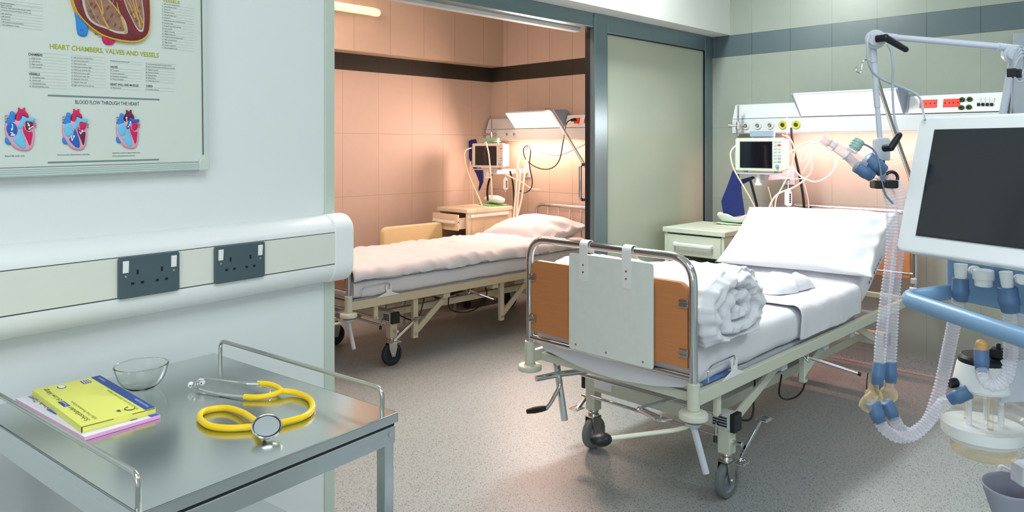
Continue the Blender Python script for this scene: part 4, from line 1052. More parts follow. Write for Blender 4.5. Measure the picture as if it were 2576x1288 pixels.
# ---------------------------------------------------------------- bedhead units on the tiled end walls
M_lampR=mat('lit opal lamp panel',(255,240,232),.4,emit=1.25,ecol=(255,228,220))
M_lampL=mat('lit warm lamp panel',(255,236,220),.4,emit=3.0,ecol=(255,222,196))
M_rail=mat('pale grey unit casing',(214,220,224),.35,var=.01)
M_railend=mat('grey blue lamp end cheek',(150,168,190),.4)
def outlet(x,y,z,m,t):
    b=MB(fmat((x,y,z),V((-1,0,0)))); b.lathe([(.030,0),(.030,.006),(.026,.010),(.022,.008),(.0,.008)],n=24); o=b.build('gas_outlet',m,t)
    b=MB(fmat((x-.008,y,z),V((-1,0,0)))); b.lathe([(.014,0),(.014,.006),(.008,.007),(.007,.002),(.0,.002)],n=18); b.build('outlet_bore',M_steelrail if m is not M_yel else M_green2,o)
    return o
M_green2=mat('dark green socket core',(60,80,40),.4)
def headunit(y0,y1,dz,la,lb_,label,lmat,lname,outs,reds,panel=None):
    t=thing('bedhead_unit',label,'supply rail',(5.08,(y0+y1)/2,1.541+dz),0,'bedhead units')
    S=Matrix.Translation((0,0,dz))
    b=MB(S); pr=[(5.129,1.541),(5.045,1.541),(5.03,1.548),(5.03,1.648),(5.036,1.652),(5.129,1.652)]
    b.prism(pr,y0,y1,fn=lambda u,v,h:(u,h,v)); b.build('lower_duct',M_rail,t,bev=.003)
    b=MB(S); pr=[(5.129,1.655),(5.034,1.655),(5.075,1.755),(5.085,1.762),(5.129,1.762)]
    b.prism(pr,y0,y1,fn=lambda u,v,h:(u,h,v)); b.build('upper_duct',M_rail,t,bev=.003)
    # lamp
    pr=[(5.032,1.656),(4.90,1.797),(4.895,1.806),(4.905,1.815),(5.06,1.822),(5.09,1.80),(5.085,1.70)]
    b=MB(S); b.prism(pr,lb_+.012,la-.012,fn=lambda u,v,h:(u,h,v)); lp=b.build('lamp_hood',M_rail,t,bev=.003)
    for y in (lb_,la-.012):
        b=MB(S); b.prism([(u+(.008 if u>5 else -.004),v) for u,v in pr],y,y+.012,fn=lambda u,v,h:(u,h,v)); b.build('lamp_cheek',M_railend,lp,bev=.004)
    b=MB(S); b.add([(5.024,lb_+.016,1.661),(5.024,la-.016,1.661),(4.899,la-.016,1.796),(4.899,lb_+.016,1.796),(5.030,lb_+.016,1.668),(5.030,la-.016,1.668),(4.905,la-.016,1.803),(4.905,lb_+.016,1.803)],[(0,1,2,3),(7,6,5,4),(0,4,5,1),(2,6,7,3)],False)
    b.build('lamp_diffuser',lmat,lp)
    for (y,m) in outs: outlet(5.03,y,1.602+dz,m,t)
    if panel:
        b=MB(S); b.prism([(5.10,1.652),(5.022,1.656),(5.060,1.768),(5.10,1.768)],panel[0],panel[1],fn=lambda u,v,h:(u,h,v)); b.build('socket_panel',M_wplastic,t,bev=.003)
    xf=lambda z:5.022+(z-1.656)*.34-.001
    for (ya,yb) in reds:
        b=MB(S); b.prism([(xf(1.690)-.005,1.690),(xf(1.740)-.005,1.740),(xf(1.740)+.006,1.740),(xf(1.690)+.006,1.690)],ya,yb,fn=lambda u,v,h:(u,h,v)); r=b.build('red_socket',M_red,t,bev=.001)
        b=MB(S)
        for q in (.25,.75):
            for w in (-.012,.012):
                y=ya+(yb-ya)*q+w; b.cyl((xf(1.715)-.0045,y,1.715),(xf(1.715)-.0068,y,1.7145),.004,n=10)
        b.build('socket_holes',mat('dark red hole',(110,20,16),.6),r)
    return t,xf
hu,xf=headunit(.973,2.698,0,2.186,1.506,'pale bedhead supply rail with lit slanted lamp on the grey green tiled wall',M_lampR,'',[(2.586,M_rail),(2.494,M_rail),(2.40,M_rail),(2.305,M_yel),(2.208,M_yel)],[(1.33,1.425),(1.205,1.295)],(.985,1.488))
for px,py in ((2420,251),(2439,250),(2420,271),(2439,270)):
    p=on_x(px,py,5.045); b=MB(fmat((xf(p[2]),p[1],p[2]),V((-1,0,.0)))); b.lathe([(.016,0),(.016,.004),(.010,.005),(.010,.014),(.007,.014),(.006,.006),(.0,.006)],n=18); b.build('round_port',M_green2,hu)
for k in range(4):
    p=on_x(2463+11*k,252,5.045); q=on_x(2463+11*k,263,5.045)
    b=MB(); b.box((xf(p[2])-.001,p[1],p[2]-.012),(.008,.021,.052)); o=b.build('data_port',M_wplastic,hu,bev=.001)
    b=MB(); b.box((xf(q[2])-.005,q[1],q[2]),(.004,.015,.018)); b.build('jack',M_black,o)
hl,xf2=headunit(3.55,5.405,-.035,4.998,4.355,'bedhead supply rail with glowing slanted lamp on the pink tiled wall of the side room',M_lampL,'',[(5.26,M_rail),(5.09,M_rail),(4.99,M_rail)],[(4.185,4.245),(4.06,4.13)],(3.56,4.345))
def under(y0,y1,z,pw,col,nm): area(nm,(4.985,(y0+y1)/2,z),(5.06,(y0+y1)/2,z-.3),abs(y1-y0),.06,pw,col)
under(1.25,2.3,1.535,11,(1,.34,.29),'bed_lamp_downlight')
under(4.2,5.1,1.50,6,(1,.64,.48),'side_room_lamp_downlight')
area('side_room_lamp_light',(4.86,4.55,1.60),(2.6,4.3,.7),.55,.16,25,(1,.64,.53))
area('bed_lamp_light',(4.86,1.85,1.64),(3.5,1.8,.5),.6,.16,4,(1,.88,.84))
# oxygen flow meters plugged into the rails
def flowmeter(y,z,label,x=5.0):
    t=thing('flow_meter',label,'flow meter',(x-.03,y,z-.06),0,'flow meters on the supply rails')
    c=x-.045
    b=MB(); b.cyl((x+.029,y,z),(c,y,z),.011); b.lathe([(.0,-.035),(.016,-.035),(.018,-.02),(.014,-.012),(.014,.02),(.010,.03),(.0,.03)],Matrix.Translation((c,y,z)),n=16); b.cyl((c,y,z),(c-.02,y+.05,z),.009); b.cyl((c-.02,y+.045,z),(c-.025,y+.062,z),.013,n=12); b.build('valve_body',M_steelrail,t)
    b=MB(); b.lathe([(.0095,.03),(.0115,.09),(.0125,.145),(.008,.15),(.0,.15)],Matrix.Translation((c,y,z)),n=16); b.build('flow_tube',M_hose,t)
    b=MB(); b.cyl((c,y,z+.03),(c,y,z+.148),.0045,n=8); b.ball((c,y,z+.07),.007,10,8); b.build('scale_core',M_dkmetal,t)
    b=MB(); b.lathe([(.012,-.035),(.015,-.045),(.010,-.06),(.006,-.075),(.0,-.075)],Matrix.Translation((c,y,z)),n=14); b.build('hose_barb',M_chrome,t)
flowmeter(2.61,1.602,'chrome flow meter with clear upright tube at the end of the grey green wall rail')
flowmeter(5.24,1.567,'chrome flow meter with clear upright tube at the end of the pink wall rail')
# patient monitors -----------------------------------------------
def monitor(c,rz,w,h,d,label,mc,teal):
    """c: centre of the front face; front looks along local -x"""
    t=thing('patient_monitor',label,'monitor',(c[0],c[1],c[2]-h/2),rz,'patient monitors')
    Mx=Matrix.Translation(c)@Matrix.Rotation(rz,4,'Z')
    P=lambda u,v:( w/2-u*w, h/2-v*h)
    b=MB(Mx); b.prism(rrect(w,h,.012,4),0,d*.35,fn=lambda u,v,q:(q,u,v)); b.prism(rrect(w*.94,h*.94,.012,4),d*.35,d,fn=lambda u,v,q:(q,u,v)); b.build('casing',mc,t,bev=.004)
    y0,z0=P(.115,.125); y1,z1=P(.785,.895)
    b=MB(Mx); b.box2(-.0018,.002,y1-.004,y0+.004,z1-.004,z0+.004); b.build('screen_surround',M_dkmetal,t)
    b=MB(Mx); b.box2(-.0028,.002,y1,y0,z1,z0); b.build('screen',M_screenoff,t)
    for r in range(7):
        for k in range(2):
            y,z=P(.855+.085*k,.12+.098*r); b=MB(Mx); b.box((-.001,y,z),(.006,.020,.010)); o=b.build('key',M_red if (r==1 and k==1) else (M_railend if r>4 and k else M_lightgrey),t,bev=.001)
    y,z=P(.90,.85); b=MB(fmat(Mx@V((0,y,z)),Mx.to_3x3()@V((-1,0,0)))); b.lathe([(.013,0),(.013,.004),(.010,.014),(.008,.016),(.0,.016)],n=20); b.build('dial_knob',M_railend,t)
    b=MB(Mx); b.box2(d*.3,d*.55,-w*.26,w*.24,h/2+.010,h/2+.048); b.box2(d*.34,d*.5,w*.19,w*.21,h/2-.002,h/2+.012); b.box2(d*.34,d*.5,-w*.26,-w*.24,h/2-.002,h/2+.012); b.build('carry_handle',M_teal if teal else M_railend,t)
    for s in (-1,1):
        b=MB(Mx); b.cyl((d*.3,s*w*.33,-h/2-.014),(d*.3,s*w*.33,-h/2+.002),.014,n=14); b.build('foot',M_lightgrey,t)
    b=MB(Mx); b.box2(.0,d,-w*.48,w*.48,-h/2-.024,-h/2-.014); b.build('tray',M_lightgrey,t,bev=.003)
    L=(5.125-c[0])/math.cos(rz)*1.0
    b=MB(); p=Mx@V((d*.6,0,-h/2-.045)); b.bar(p,(5.128,p.y-.02,p.z),.03,.045); b.box((5.124,p.y-.02,p.z),(.01,.09,.13)); b.bar(Mx@V((d*.6,0,-h/2-.02)),Mx@V((d*.6,0,-h/2-.06)),.04,.04); b.build('wall_arm',M_lightgrey,t,bev=.003)
    b=MB(Mx); b.cyl((d*.3,.02,-h/2-.085),(d*.3,.02,-h/2-.02),.016); b.cyl((d*.3,.02,-h/2-.10),(d*.3,.02,-h/2-.083),.026); b.build('clamp_knob',M_wplastic,t)
    b=MB(Mx); b.box2(d*.25,d*.6,w/2-.004,w/2+.022,-h*.35,h*.1); b.build('side_module',M_lightgrey,t,bev=.003)
    return t
monitor((4.70,2.328,1.3945),0,.337,.225,.135,'small patient monitor with dark screen on the grey green tiled wall above the cabinet',mat('pale green grey casing',(214,222,206),.4),False)
c=at(1226,391,6.72); monitor(c,math.radians(15),.335,.222,.13,'small patient monitor with dark screen in the corner of the pink tiled room',mat('cream monitor casing',(226,222,206),.4),True)
p=at(1240,357,6.74); 
b=MB(Matrix.Translation(p)); b.surf(lambda u,v:((u-.5)*.06,(v-.5)*.15,.004+.008*noise.noise(V((u*4,v*5,3)))),12,16); tag(b.build('paper_cloth',M_green,None,solid=.003),'pale green paper cloth lying on top of the monitor in the pink tiled room','cloth')
# dark blue pressure cuffs
def cuff(pts,x,label,thick=.014):
    P=[on_x(px,py,x) for px,py in pts]
    b=MB(); b.prism([(p[1],p[2]) for p in P],x-thick/2,x+thick/2,fn=lambda u,v,h:(h+.012*noise.noise(V((u*6,v*6,2))),u,v)); o=b.build('pressure_cuff',M_navy,None,bev=.004)
    return tag(o,label,'cuff','blood pressure cuffs')
cuff([(1845,428),(1858,434),(1863,452),(1895,443),(1899,448),(1864,466),(1866,490),(1870,515),(1873,541),(1848,545),(1822,548),(1818,525),(1816,506),(1819,498),(1832,462)],4.80,'navy blue pressure cuff hanging beside the monitor over the right-hand cabinet')
cuff([(1184,352),(1197,350),(1200,362),(1199,380),(1196,420),(1215,426),(1216,445),(1215,458),(1210,470),(1205,481),(1204,474),(1207,460),(1200,440),(1192,425),(1185,408),(1176,388),(1169,378),(1172,364)],4.83,'navy blue pressure cuff hanging behind the monitor in the pink tiled room')
# cables ----------------------------------------------------------
def cable(name,pts,r,m,label,cat='cable',group='monitor cables',n=8,closed=False):
    b=MB(); b.tube(catmull([at(*p) for p in pts],8),r,n); o=b.build(name,m); return tag(o,label,cat,group)
cable('sensor_cable',[(1851,366,4.86),(1840,378,4.84),(1838,395,4.84),(1846,425,4.84),(1868,465,4.84),(1892,508,4.86),(1914,560,4.88)],.005,M_cable,'cream cable looping down the cuff side of the monitor over the right-hand cabinet')
cable('sensor_cable',[(1968,339,4.86),(1986,347,4.8),(1998,375,4.78),(1994,410,4.78),(1976,455,4.78),(1953,500,4.8),(1949,545,4.82)],.0045,M_cable,'cream cable arching over the key side of the monitor above the right-hand cabinet')
cable('air_hose',[(2026,452,4.7),(1995,472,4.7),(1957,488,4.7),(1938,515,4.72),(1926,560,4.75)],.006,M_cable,'cream hose curving down behind the big pillow')
cable('air_hose',[(1975,395,4.75),(2003,372,4.75),(2035,358,4.75),(2068,362,4.72),(2095,385,4.72),(2103,412,4.72),(2085,442,4.7),(2055,457,4.7),(2030,452,4.7),(2010,440,4.72),(1992,418,4.74)],.0055,M_cablew,'white hose in a wide loop on the tiles below the lit lamp')
cable('lead_wire',[(2018,436,4.72),(2036,405,4.72),(2050,378,4.72),(2056,362,4.72),(2040,362,4.72),(2022,378,4.72),(2013,398,4.72),(2018,408,4.72),(2032,395,4.72),(2038,380,4.72),(2043,415,4.72),(2036,440,4.72),(2012,450,4.72),(1960,447,4.75)],.0035,M_cablew,'thin white lead tied in a small knot of loops below the lit lamp')
cable('drain_hose',[(1991,322,4.98),(1994,360,4.95),(2004,408,4.95),(2014,455,4.95),(2021,500,4.95),(2024,540,4.98)],.009,M_cableb,'black hose dropping from the yellow outlet behind the big pillow')
cable('drain_hose',[(1886,448,5.0),(1896,485,5.0),(1906,525,5.0),(1916,565,5.0)],.009,M_cableb,'black hose hanging under the monitor over the right-hand cabinet')
cable('lead_wire',[(2021,455,4.72),(2028,480,4.74),(2034,510,4.76),(2035,545,4.78)],.0035,M_cable,'thin cream lead hanging straight down below the loop of white hose')
cable('lead_wire',[(1932,470,4.95),(1940,500,4.95),(1945,540,4.95)],.003,M_cable,'very thin lead on the tiles under the monitor over the right-hand cabinet')
cable('thin_rod',[(1980,279,4.9),(1980,346,4.9)],.004,M_hose,'thin clear upright rod before the yellow outlets','rod',None)
cable('lead_wire',[(2222,402,4.55),(2255,398,4.6),(2285,388,4.65),(2330,370,4.7)],.0045,M_cable,'cream lead passing behind the arm clamp towards the display, upper one')
cable('lead_wire',[(2230,424,4.55),(2260,412,4.6),(2290,402,4.65),(2330,392,4.7)],.0035,M_cable,'cream lead passing behind the arm clamp towards the display, lower one')
# infusion drop meters hanging on cords
def dropmeter(px,py,Y,label,rz):
    p=V(at(px,py,Y)); t=thing('drop_meter',label,'meter',p-V((0,0,.055)),0,'hanging drop meters')
    Mx=Matrix.Translation(p)@Matrix.Rotation(rz,4,'Z')
    b=MB(Mx); b.prism([(-.022,-.045),(-.014,-.055),(.014,-.055),(.022,-.045),(.022,.03),(.010,.055),(-.010,.055),(-.022,.03)],-.011,.011,fn=lambda u,v,h:(u,h,v)); b.build('case',M_wplastic,t,bev=.004)
    b=MB(Mx)
    for k in range(5): b.box((.008,-.0115,.022-.013*k),(.009,.002,.010))
    b.build('indicator_strip',M_black,t)
    b=MB(Mx); b.tube([(0,0,.05),(0,0,.11)],.003,6); b.tube([(0,0,-.05),(0,0,-.075)],.003,6); b.build('cord',M_cable,t)
dropmeter(1983,497,4.78,'white drop meter with black window hanging above the big pillow',math.radians(-45))
dropmeter(1272,462,6.6,'white drop meter hanging under the monitor in the pink tiled room',math.radians(-40))
# side room cables
cable('hose_bundle',[(1291,556,6.5),(1297,490,6.55),(1301,430,6.6),(1306,395,6.65),(1317,368,6.7),(1327,368,6.7),(1325,410,6.65),(1318,450,6.6),(1312,500,6.55),(1299,552,6.5)],.009,M_cable,'cream hose bundle hung in a tall loop beside the side room bed')
cable('hose_bundle',[(1298,552,6.48),(1302,500,6.5),(1306,455,6.55),(1303,425,6.58),(1308,440,6.55),(1304,490,6.5),(1299,548,6.46)],.008,M_cablew,'white hose bundle hanging beside the cream one in the side room')
cable('lead_wire',[(1324,366,6.7),(1345,371,6.65),(1372,385,6.6),(1405,390,6.5),(1440,378,6.4),(1490,354,6.3)],.0065,M_cable,'cream lead swagged across the pink tiles to the door edge')
cable('lead_wire',[(1274,439,6.6),(1292,449,6.6),(1312,458,6.6),(1332,472,6.65),(1348,477,6.7),(1357,477,6.75)],.006,M_cable,'cream lead slanting down from the drop meter on the pink tiles')
cable('mains_cable',[(1440,301,6.45),(1428,306,6.4),(1421,325,6.4),(1416,360,6.42),(1408,400,6.45),(1393,420,6.5),(1372,426,6.55),(1348,420,6.6),(1330,408,6.65),(1320,395,6.68),(1317,375,6.68),(1327,366,6.65),(1335,378,6.6),(1332,415,6.6),(1339,455,6.6),(1335,475,6.6),(1320,485,6.6),(1305,478,6.6)],.005,M_cableb,'black mains cable plugged into a red socket and looped on the pink tiles')
p=V(at(1439,301,6.45)); b=MB(); b.cyl(p+V((.04,0,0)),p-V((.01,0,.004)),.017,.012); tag(b.build('mains_plug',M_black),'black plug in the first red socket of the side room rail','plug')
cable('sensor_cable',[(1222,357,6.62),(1229,385,6.6),(1233,425,6.6),(1236,460,6.6),(1238,500,6.6)],.006,M_cable,'cream cable running down across the dark screen of the side room monitor')
cable('sensor_cable',[(1186,372,6.66),(1172,378,6.64),(1168,395,6.64),(1176,430,6.62),(1190,465,6.6),(1206,500,6.56),(1213,517,6.54),(1224,520,6.50)],.0055,M_cable,'cream cable hanging left of the side room monitor','cable')
cable('lead_wire',[(1185,405,6.75),(1186,445,6.75),(1189,480,6.75),(1191,515,6.75)],.003,M_cable,'thin lead hanging straight beside the side room cuff')
cable('drain_hose',[(1237,437,6.8),(1229,460,6.8),(1226,480,6.8),(1227,505,6.8)],.010,M_cableb,'black hose hanging under the side room monitor')
cable('drain_hose',[(1283,430,6.85),(1290,460,6.85),(1293,500,6.85),(1292,520,6.85)],.008,M_cableb,'black hose hanging beside the drop meter in the side room')
# lifting poles
def pole(pts,r,label):
    b=MB(); b.tube(fillet([at(*p) for p in pts],.06),r,12); o=b.build('lifting_pole',M_steelrail); return tag(o,label,'pole','lifting poles')
pole([(1372,276,6.35),(1386,275,6.3),(1476,424,5.95),(1520,500,5.8)],.011,'slanting chrome lifting pole in front of the glowing side room lamp')
pole([(2203,190,4.2),(2213,222,4.2),(2262,368,4.3),(2292,450,4.36),(2300,560,4.40),(2306,640,4.43)],.013,'slanting chrome lifting pole behind the ventilator arm')
# bedside cabinets ------------------------------------------------
def cabinet(x0,x1,y0,y1,zt,label,open_,m,kind):
    t=thing('bedside_cabinet',label,'cabinet',((x0+x1)/2,(y0+y1)/2,0),0,'bedside cabinets')
    b=MB(); b.box2(x0-.012,x1+.005,y0-.010,y1+.010,zt-.035,zt); b.build('top',m,t,bev=.005)
    b=MB(); w=.022
    b.box2(x0,x1,y0,y0+w,.08,zt-.035); b.box2(x0,x1,y1-w,y1,.08,zt-.035); b.box2(x1-.015,x1,y0+w,y1-w,.08,zt-.035); b.box2(x0,x1,y0+w,y1-w,.08,.10); b.box2(x0+.01,x1,y0+w,y1-w,zt-.30,zt-.285); b.build('carcass',m,t,bev=.002)
    d0=x0-open_; zd0,zd1=zt-.185,zt-.045
    b=MB(); b.box2(d0-.002,d0+.016,y0+.024,y1-.024,zd0,zd1)
    b.box2(d0+.016,d0+.40,y0+.030,y0+.042,zd0+.01,zd1-.03); b.box2(d0+.016,d0+.40,y1-.042,y1-.030,zd0+.01,zd1-.03); b.box2(d0+.016,d0+.40,y0+.042,y1-.042,zd0+.01,zd0+.018)
    dr=b.build('drawer',m,t,bev=.002)
    b=MB(); zc=(zd0+zd1)/2+.005; ym=(y0+y1)/2
    b.tube(fillet([(d0,ym+.14,zc),(d0-.03,ym+.14,zc),(d0-.03,ym-.14,zc),(d0,ym-.14,zc)],.015),.009,8,sy=1.6); b.build('drawer_handle',M_wplastic,dr)
    b=MB(); b.box2(x0-.001,x0+.016,y0+.024,y1-.024,.12,zt-.31); dd=b.build('door',m,t,bev=.002)
    b=MB(); b.tube(fillet([(x0,y0+.07,zt-.38),(x0-.028,y0+.07,zt-.38),(x0-.028,y0+.07,zt-.50),(x0,y0+.07,zt-.50)],.012),.007,8); b.build('door_handle',M_wplastic,dd)
    if kind:
        b=MB(); b.cyl((d0+.012,y0+.031,zc),(d0+.012,y0+.0295,zc),.006); b.cyl((d0+.008,y0+.0245,zc),(d0+.008,y0+.0225,zc),.006); b.build('lock',M_black,dr)
        b=MB(); b.box2(x0+.05,x1-.04,y0-.006,y0+.001,.14,zt-.055); sp=b.build('side_panel',mat('pale peach side panel',(222,204,170),.4),t,bev=.002)
        b=MB(); b.box2(x0+.03,x1-.06,y0-.022,y0-.008,zt-.075,zt-.05); b.build('side_shelf',M_wplastic,sp,bev=.002)
    for sx in (x0+.04,x1-.04):
        for sy in (y0+.05,y1-.05):
            b=MB(); b.cyl((sx,sy-.012,.035),(sx,sy+.012,.035),.035,n=18); b.cyl((sx,sy,.05),(sx,sy,.085),.01); b.build('castor',M_rubberd,t)
    return t
cabinet(4.35,4.87,2.389,2.845,.89,'pale green grey bedside cabinet with a closed drawer beside the frosted door',0,mat('pale green grey laminate',(208,214,196),.45),False)
cabinet(4.29,4.85,4.85,5.25,.89,'cream bedside cabinet with its drawer pulled open in the pink tiled room',.09,mat('cream laminate',(226,214,190),.45),True)
def dish(c,rz,label):
    t=thing('paper_dish',label,'dish',c,rz,'paper dishes on the cabinets'); Mx=WM[t]
    b=MB(Mx)
    def fn(u,v):
        a=2*math.pi*u; k=v
        r=.55+.45*k**.6; z=.006+.05*k**1.6+(.010*math.sin(a*5+1)+.008*noise.noise(V((math.cos(a)*2,math.sin(a)*2,1))))*k
        return (.085*r*math.cos(a),.15*r*math.sin(a),z)
    b.surf(fn,48,10,True); b.add([(.085*.55*math.cos(2*math.pi*k/48),.15*.55*math.sin(2*math.pi*k/48),.006) for k in range(48)],[tuple(range(48))],True)
    b.build('dish_body',M_wplastic,t,solid=.003,ang=180,merge=True)
    return t
def sheetlet(c,rz,sx,sy,label,m=M_green,name='paper_cloth'):
    b=MB(Matrix.Translation(c)@Matrix.Rotation(rz,4,'Z'))
    b.surf(lambda u,v:((u-.5)*sx*(1+.15*noise.noise(V((v*4,1,0)))),(v-.5)*sy*(1+.15*noise.noise(V((u*4,2,0)))),.004+.008*abs(noise.noise(V((u*5,v*5,5))))),16,20)
    o=b.build(name,m,None,solid=.002); return tag(o,label,'cloth')
c=on_z(1856,562,.895); sheetlet((c[0],c[1]-.01,.891),.2,.20,.30,'pale green paper cloth under the dish on the cabinet beside the frosted door',mat('pale green paper',(196,222,190),.8))
dish((c[0],c[1],.902),.1,'white crinkled paper dish on the cabinet beside the frosted door')
c=on_z(1243,514,.895); sheetlet((c[0]-.02,c[1],.892),-.3,.20,.30,'bright green paper cloth under the white bundle in the pink tiled room')
b=MB(Matrix.Translation((c[0],c[1],.904))@Matrix.Rotation(-.25,4,'Z'))
b.surf(lambda u,v:(.07*math.cos(2*math.pi*u)*(math.sin(math.pi*v)**.4)*(1+.1*noise.noise(V((u*5,v*5,1)))),(v-.5)*.34,.038+.036*math.sin(2*math.pi*u)*(math.sin(math.pi*v)**.4)+.012*noise.noise(V((u*4,v*6,3)))),28,20,True)
tag(b.build('towel_bundle',M_sheet,None,ang=180),'rolled white towel bundle on the cabinet in the pink tiled room','towel')
# beige chair behind the far bed
t=thing('chair','beige chair with rounded backrest behind the bed in the pink tiled room','chair',(3.86,5.0,0))
M_beige=mat('beige vinyl',(236,218,170),.5,var=.03)
b=MB(); b.prism(rrect(.64,.36,.05,5,3.865,.59),5.06,5.115,fn=lambda u,v,h:(u,h,v)); b.build('backrest',M_beige,t,bev=.012,bseg=3)
b=MB(); b.box2(3.57,4.16,4.82,5.06,.38,.44); b.build('seat',M_beige,t,bev=.015,bseg=3)
for x in (3.59,4.14):
    for y in (4.84,5.10):
        b=MB(); b.cyl((x,y,0),(x,y,.42 if y<5 else .58),.013); b.build('leg',M_chrome,t)
# ---------------------------------------------------------------- ventilator
def c2w(X,Y,Z): return V(((X+Y)*S2,(Y-X)*S2,Z))
eX,eY=.373,-.928                       # along the display to its near end
O0=(.845,1.60)
def vp(s,d,z): return c2w(O0[0]+s*eX+d*.928,O0[1]+s*eY+d*.373,z)
e3=c2w(eX,eY,0); m3=c2w(.928,.373,0)
tau=math.radians(14); up=(m3*math.sin(tau)+V((0,0,1))*math.cos(tau)); yd=e3.cross(up)*-1
if yd.dot(m3)<0: yd=-yd
o=vp(0,0,1.222)
DM=Matrix(((e3.x,yd.x,up.x,o.x),(e3.y,yd.y,up.y,o.y),(e3.z,yd.z,up.z,o.z),(0,0,0,1)))
t=thing('ventilator','white and blue ventilator with a dark tilted display beside the bed','ventilator',vp(.25,.45,0))
M_disp=mat('white display casing',(240,244,246),.35,var=.01)
b=MB(DM); b.prism(rrect(.42,.302,.014,5,.208,.151),-.004,.05,fn=lambda u,v,h:(u,h,v)); dp=b.build('display_casing',M_disp,t,bev=.006,bseg=3)
b=MB(DM); b.box2(.046,.365,-.0075,-.002,.040,.268); b.build('display_screen',M_screenoff,t)
b=MB(DM); b.box2(.043,.368,-.0062,-.002,.037,.271); b.build('screen_edge',M_dkmetal,t)
# grab handle
P=[vp(.075,.115,1.138),vp(.03,.02,1.137)]
hz=1.135
def hp(px,py,z=hz): return V(on_z(px,py,z))
P=[hp(2440,728),hp(2400,733),hp(2272,750),hp(2420,799),hp(2620,866)]
b=MB(); Q=[P[0],P[1]]+fillet([P[1],P[2],P[3]],.035,8)[1:-1]+[P[3],P[4]]
b.tube(Q,.0135,14,sy=1.25); b.build('grab_handle',M_blue,t)
# body under the display
b=MB(Matrix.Translation(vp(.23,.26,0))@Matrix.Rotation(math.atan2(e3.y,e3.x),4,'Z')); b.box2(-.19,.22,-.165,.20,1.116,1.232); b.build('pneumatic_body',M_blue,t,bev=.01,bseg=3)
b=MB(Matrix.Translation(vp(.34,.42,0))@Matrix.Rotation(math.atan2(e3.y,e3.x),4,'Z')); b.box2(-.06,.14,-.02,.16,.14,1.12); b.box2(-.24,.26,-.22,.22,.09,.14); b.build('trolley_column',M_lightgrey,t,bev=.008)
for a,c in ((-.2,-.18),(.22,-.18),(-.2,.18),(.22,.18)):
    q=Matrix.Translation(vp(.34,.42,0))@Matrix.Rotation(math.atan2(e3.y,e3.x),4,'Z')
    b=MB(q); b.cyl((a-.014,c,.045),(a+.014,c,.045),.045,n=20); b.box((a,c,.085),(.03,.03,.03)); b.build('castor',M_grey,t,bev=.003)
# breathing ports under the display
def A(px,py,Y): return V(at(px,py,Y))
HYD=1.52
for (pa,pb,pc,Yq) in (((2417,664),(2417,700),(2415,757),HYD),((2530,684),(2535,724),(2539,786),1.43)):
    k=Yq/1835
    b=MB(); b.cyl(A(*pa,Yq),A(*pb,Yq),15*k,13*k,n=20); b.build('port_cone',M_wplastic,t)
for (px,py,r,Y) in ((2474,690,24,1.49),(2474,706,20,1.49)):
    b=MB(); c=A(px,py,Y); b.cyl(c+V((0,0,.010)),c-V((0,0,.012)),r*Y/1835,n=24); b.build('valve_cover',M_wplastic,t,bev=.003)
for (px,py,Y) in ((2448,680,1.53),(2562,702,1.43)):
    b=MB(); c=A(px,py,Y); b.cyl(c,c+V((-.03,-.012,.004)),.010,n=18); b.build('port_knob',M_wplastic,t,bev=.002)
# support arm
Y=1.66; k=Y/1835
b=MB(); b.tube([A(2195,112,Y),A(2197,157,Y)],9*k,16); b.tube([A(2198,155,Y),A(2207,270,Y)],[7.8*k,7.8*k],14); b.tube([A(2207,266,Y),A(2214,356,Y)],6.3*k,14); b.build('arm_link',M_lightgrey,t)
b=MB(); b.tube([A(2218,92,Y),A(2254,95,Y)],10*k,16); b.tube([A(2250,94,Y),A(2515,117,Y-.08)],7.8*k,16); b.tube([A(2510,117,Y-.08),A(2542,121,Y-.08)],9.6*k,16); b.build('arm_link',mat('pale lilac grey enamel',(198,202,216),.35),t)
b=MB(); b.tube([A(2548,150,Y-.08),A(2522,290,Y-.06)],8.5*k,16); b.tube([A(2523,285,Y-.06),A(2500,380,Y-.02)],9*k,16); b.build('arm_link',M_lightgrey,t)
view=(A(2200,97,Y)-V((0,0,H))).normalized()
for (px,py,r,yy) in ((2202,99,24,Y),(2548,135,22,Y-.08)):
    b=MB(); c=A(px,py,yy); b.cyl(c-view*.022,c+view*.022,r*k,n=26); b.cyl(c-view*.028,c-view*.020,r*k*.72,n=22); b.build('arm_joint',M_lightgrey,t,bev=.003)
b=MB(); b.prism([(-.016,-.026),(.016,-.026),(.016,.02),(.013,.026),(-.013,.026),(-.016,.02)],-.012,.012,M=Matrix.Translation(A(2217,375,Y))@Matrix.Rotation(math.radians(-50),4,'Z'),fn=lambda u,v,h:(u,h,v)); b.build('arm_clamp',M_lightgrey,t,bev=.003)
def lever(a,bp,c,Y):
    b=MB(); b.tube([A(*a,Y-.03),A(*bp,Y-.045)],9*k,12); b.tube([A(*bp,Y-.045),A(*bp,Y-.045).lerp(A(*c,Y-.05),.5),A(*c,Y-.05)],[9*k,8.5*k,7.5*k],12); b.ball(A(*c,Y-.05),7.5*k,12,8); b.ball(A(*bp,Y-.045),9.5*k,12,8); b.build('clamp_lever',M_black,t)
lever((2205,98),(2228,95),(2278,124),Y); lever((2224,373),(2241,371),(2262,340),Y)
b=MB(); b.tube(catmull([A(2187,152,Y),A(2178,151,Y),A(2170,155,Y),A(2168,170,Y),A(2166,180,Y),A(2159,183,Y),A(2154,176,Y),A(2155,168,Y)],6),.0014,8); b.tube([A(2186,152,Y),A(2204,156,Y)],.0014,8); b.build('wire_hook',M_chrome,t)
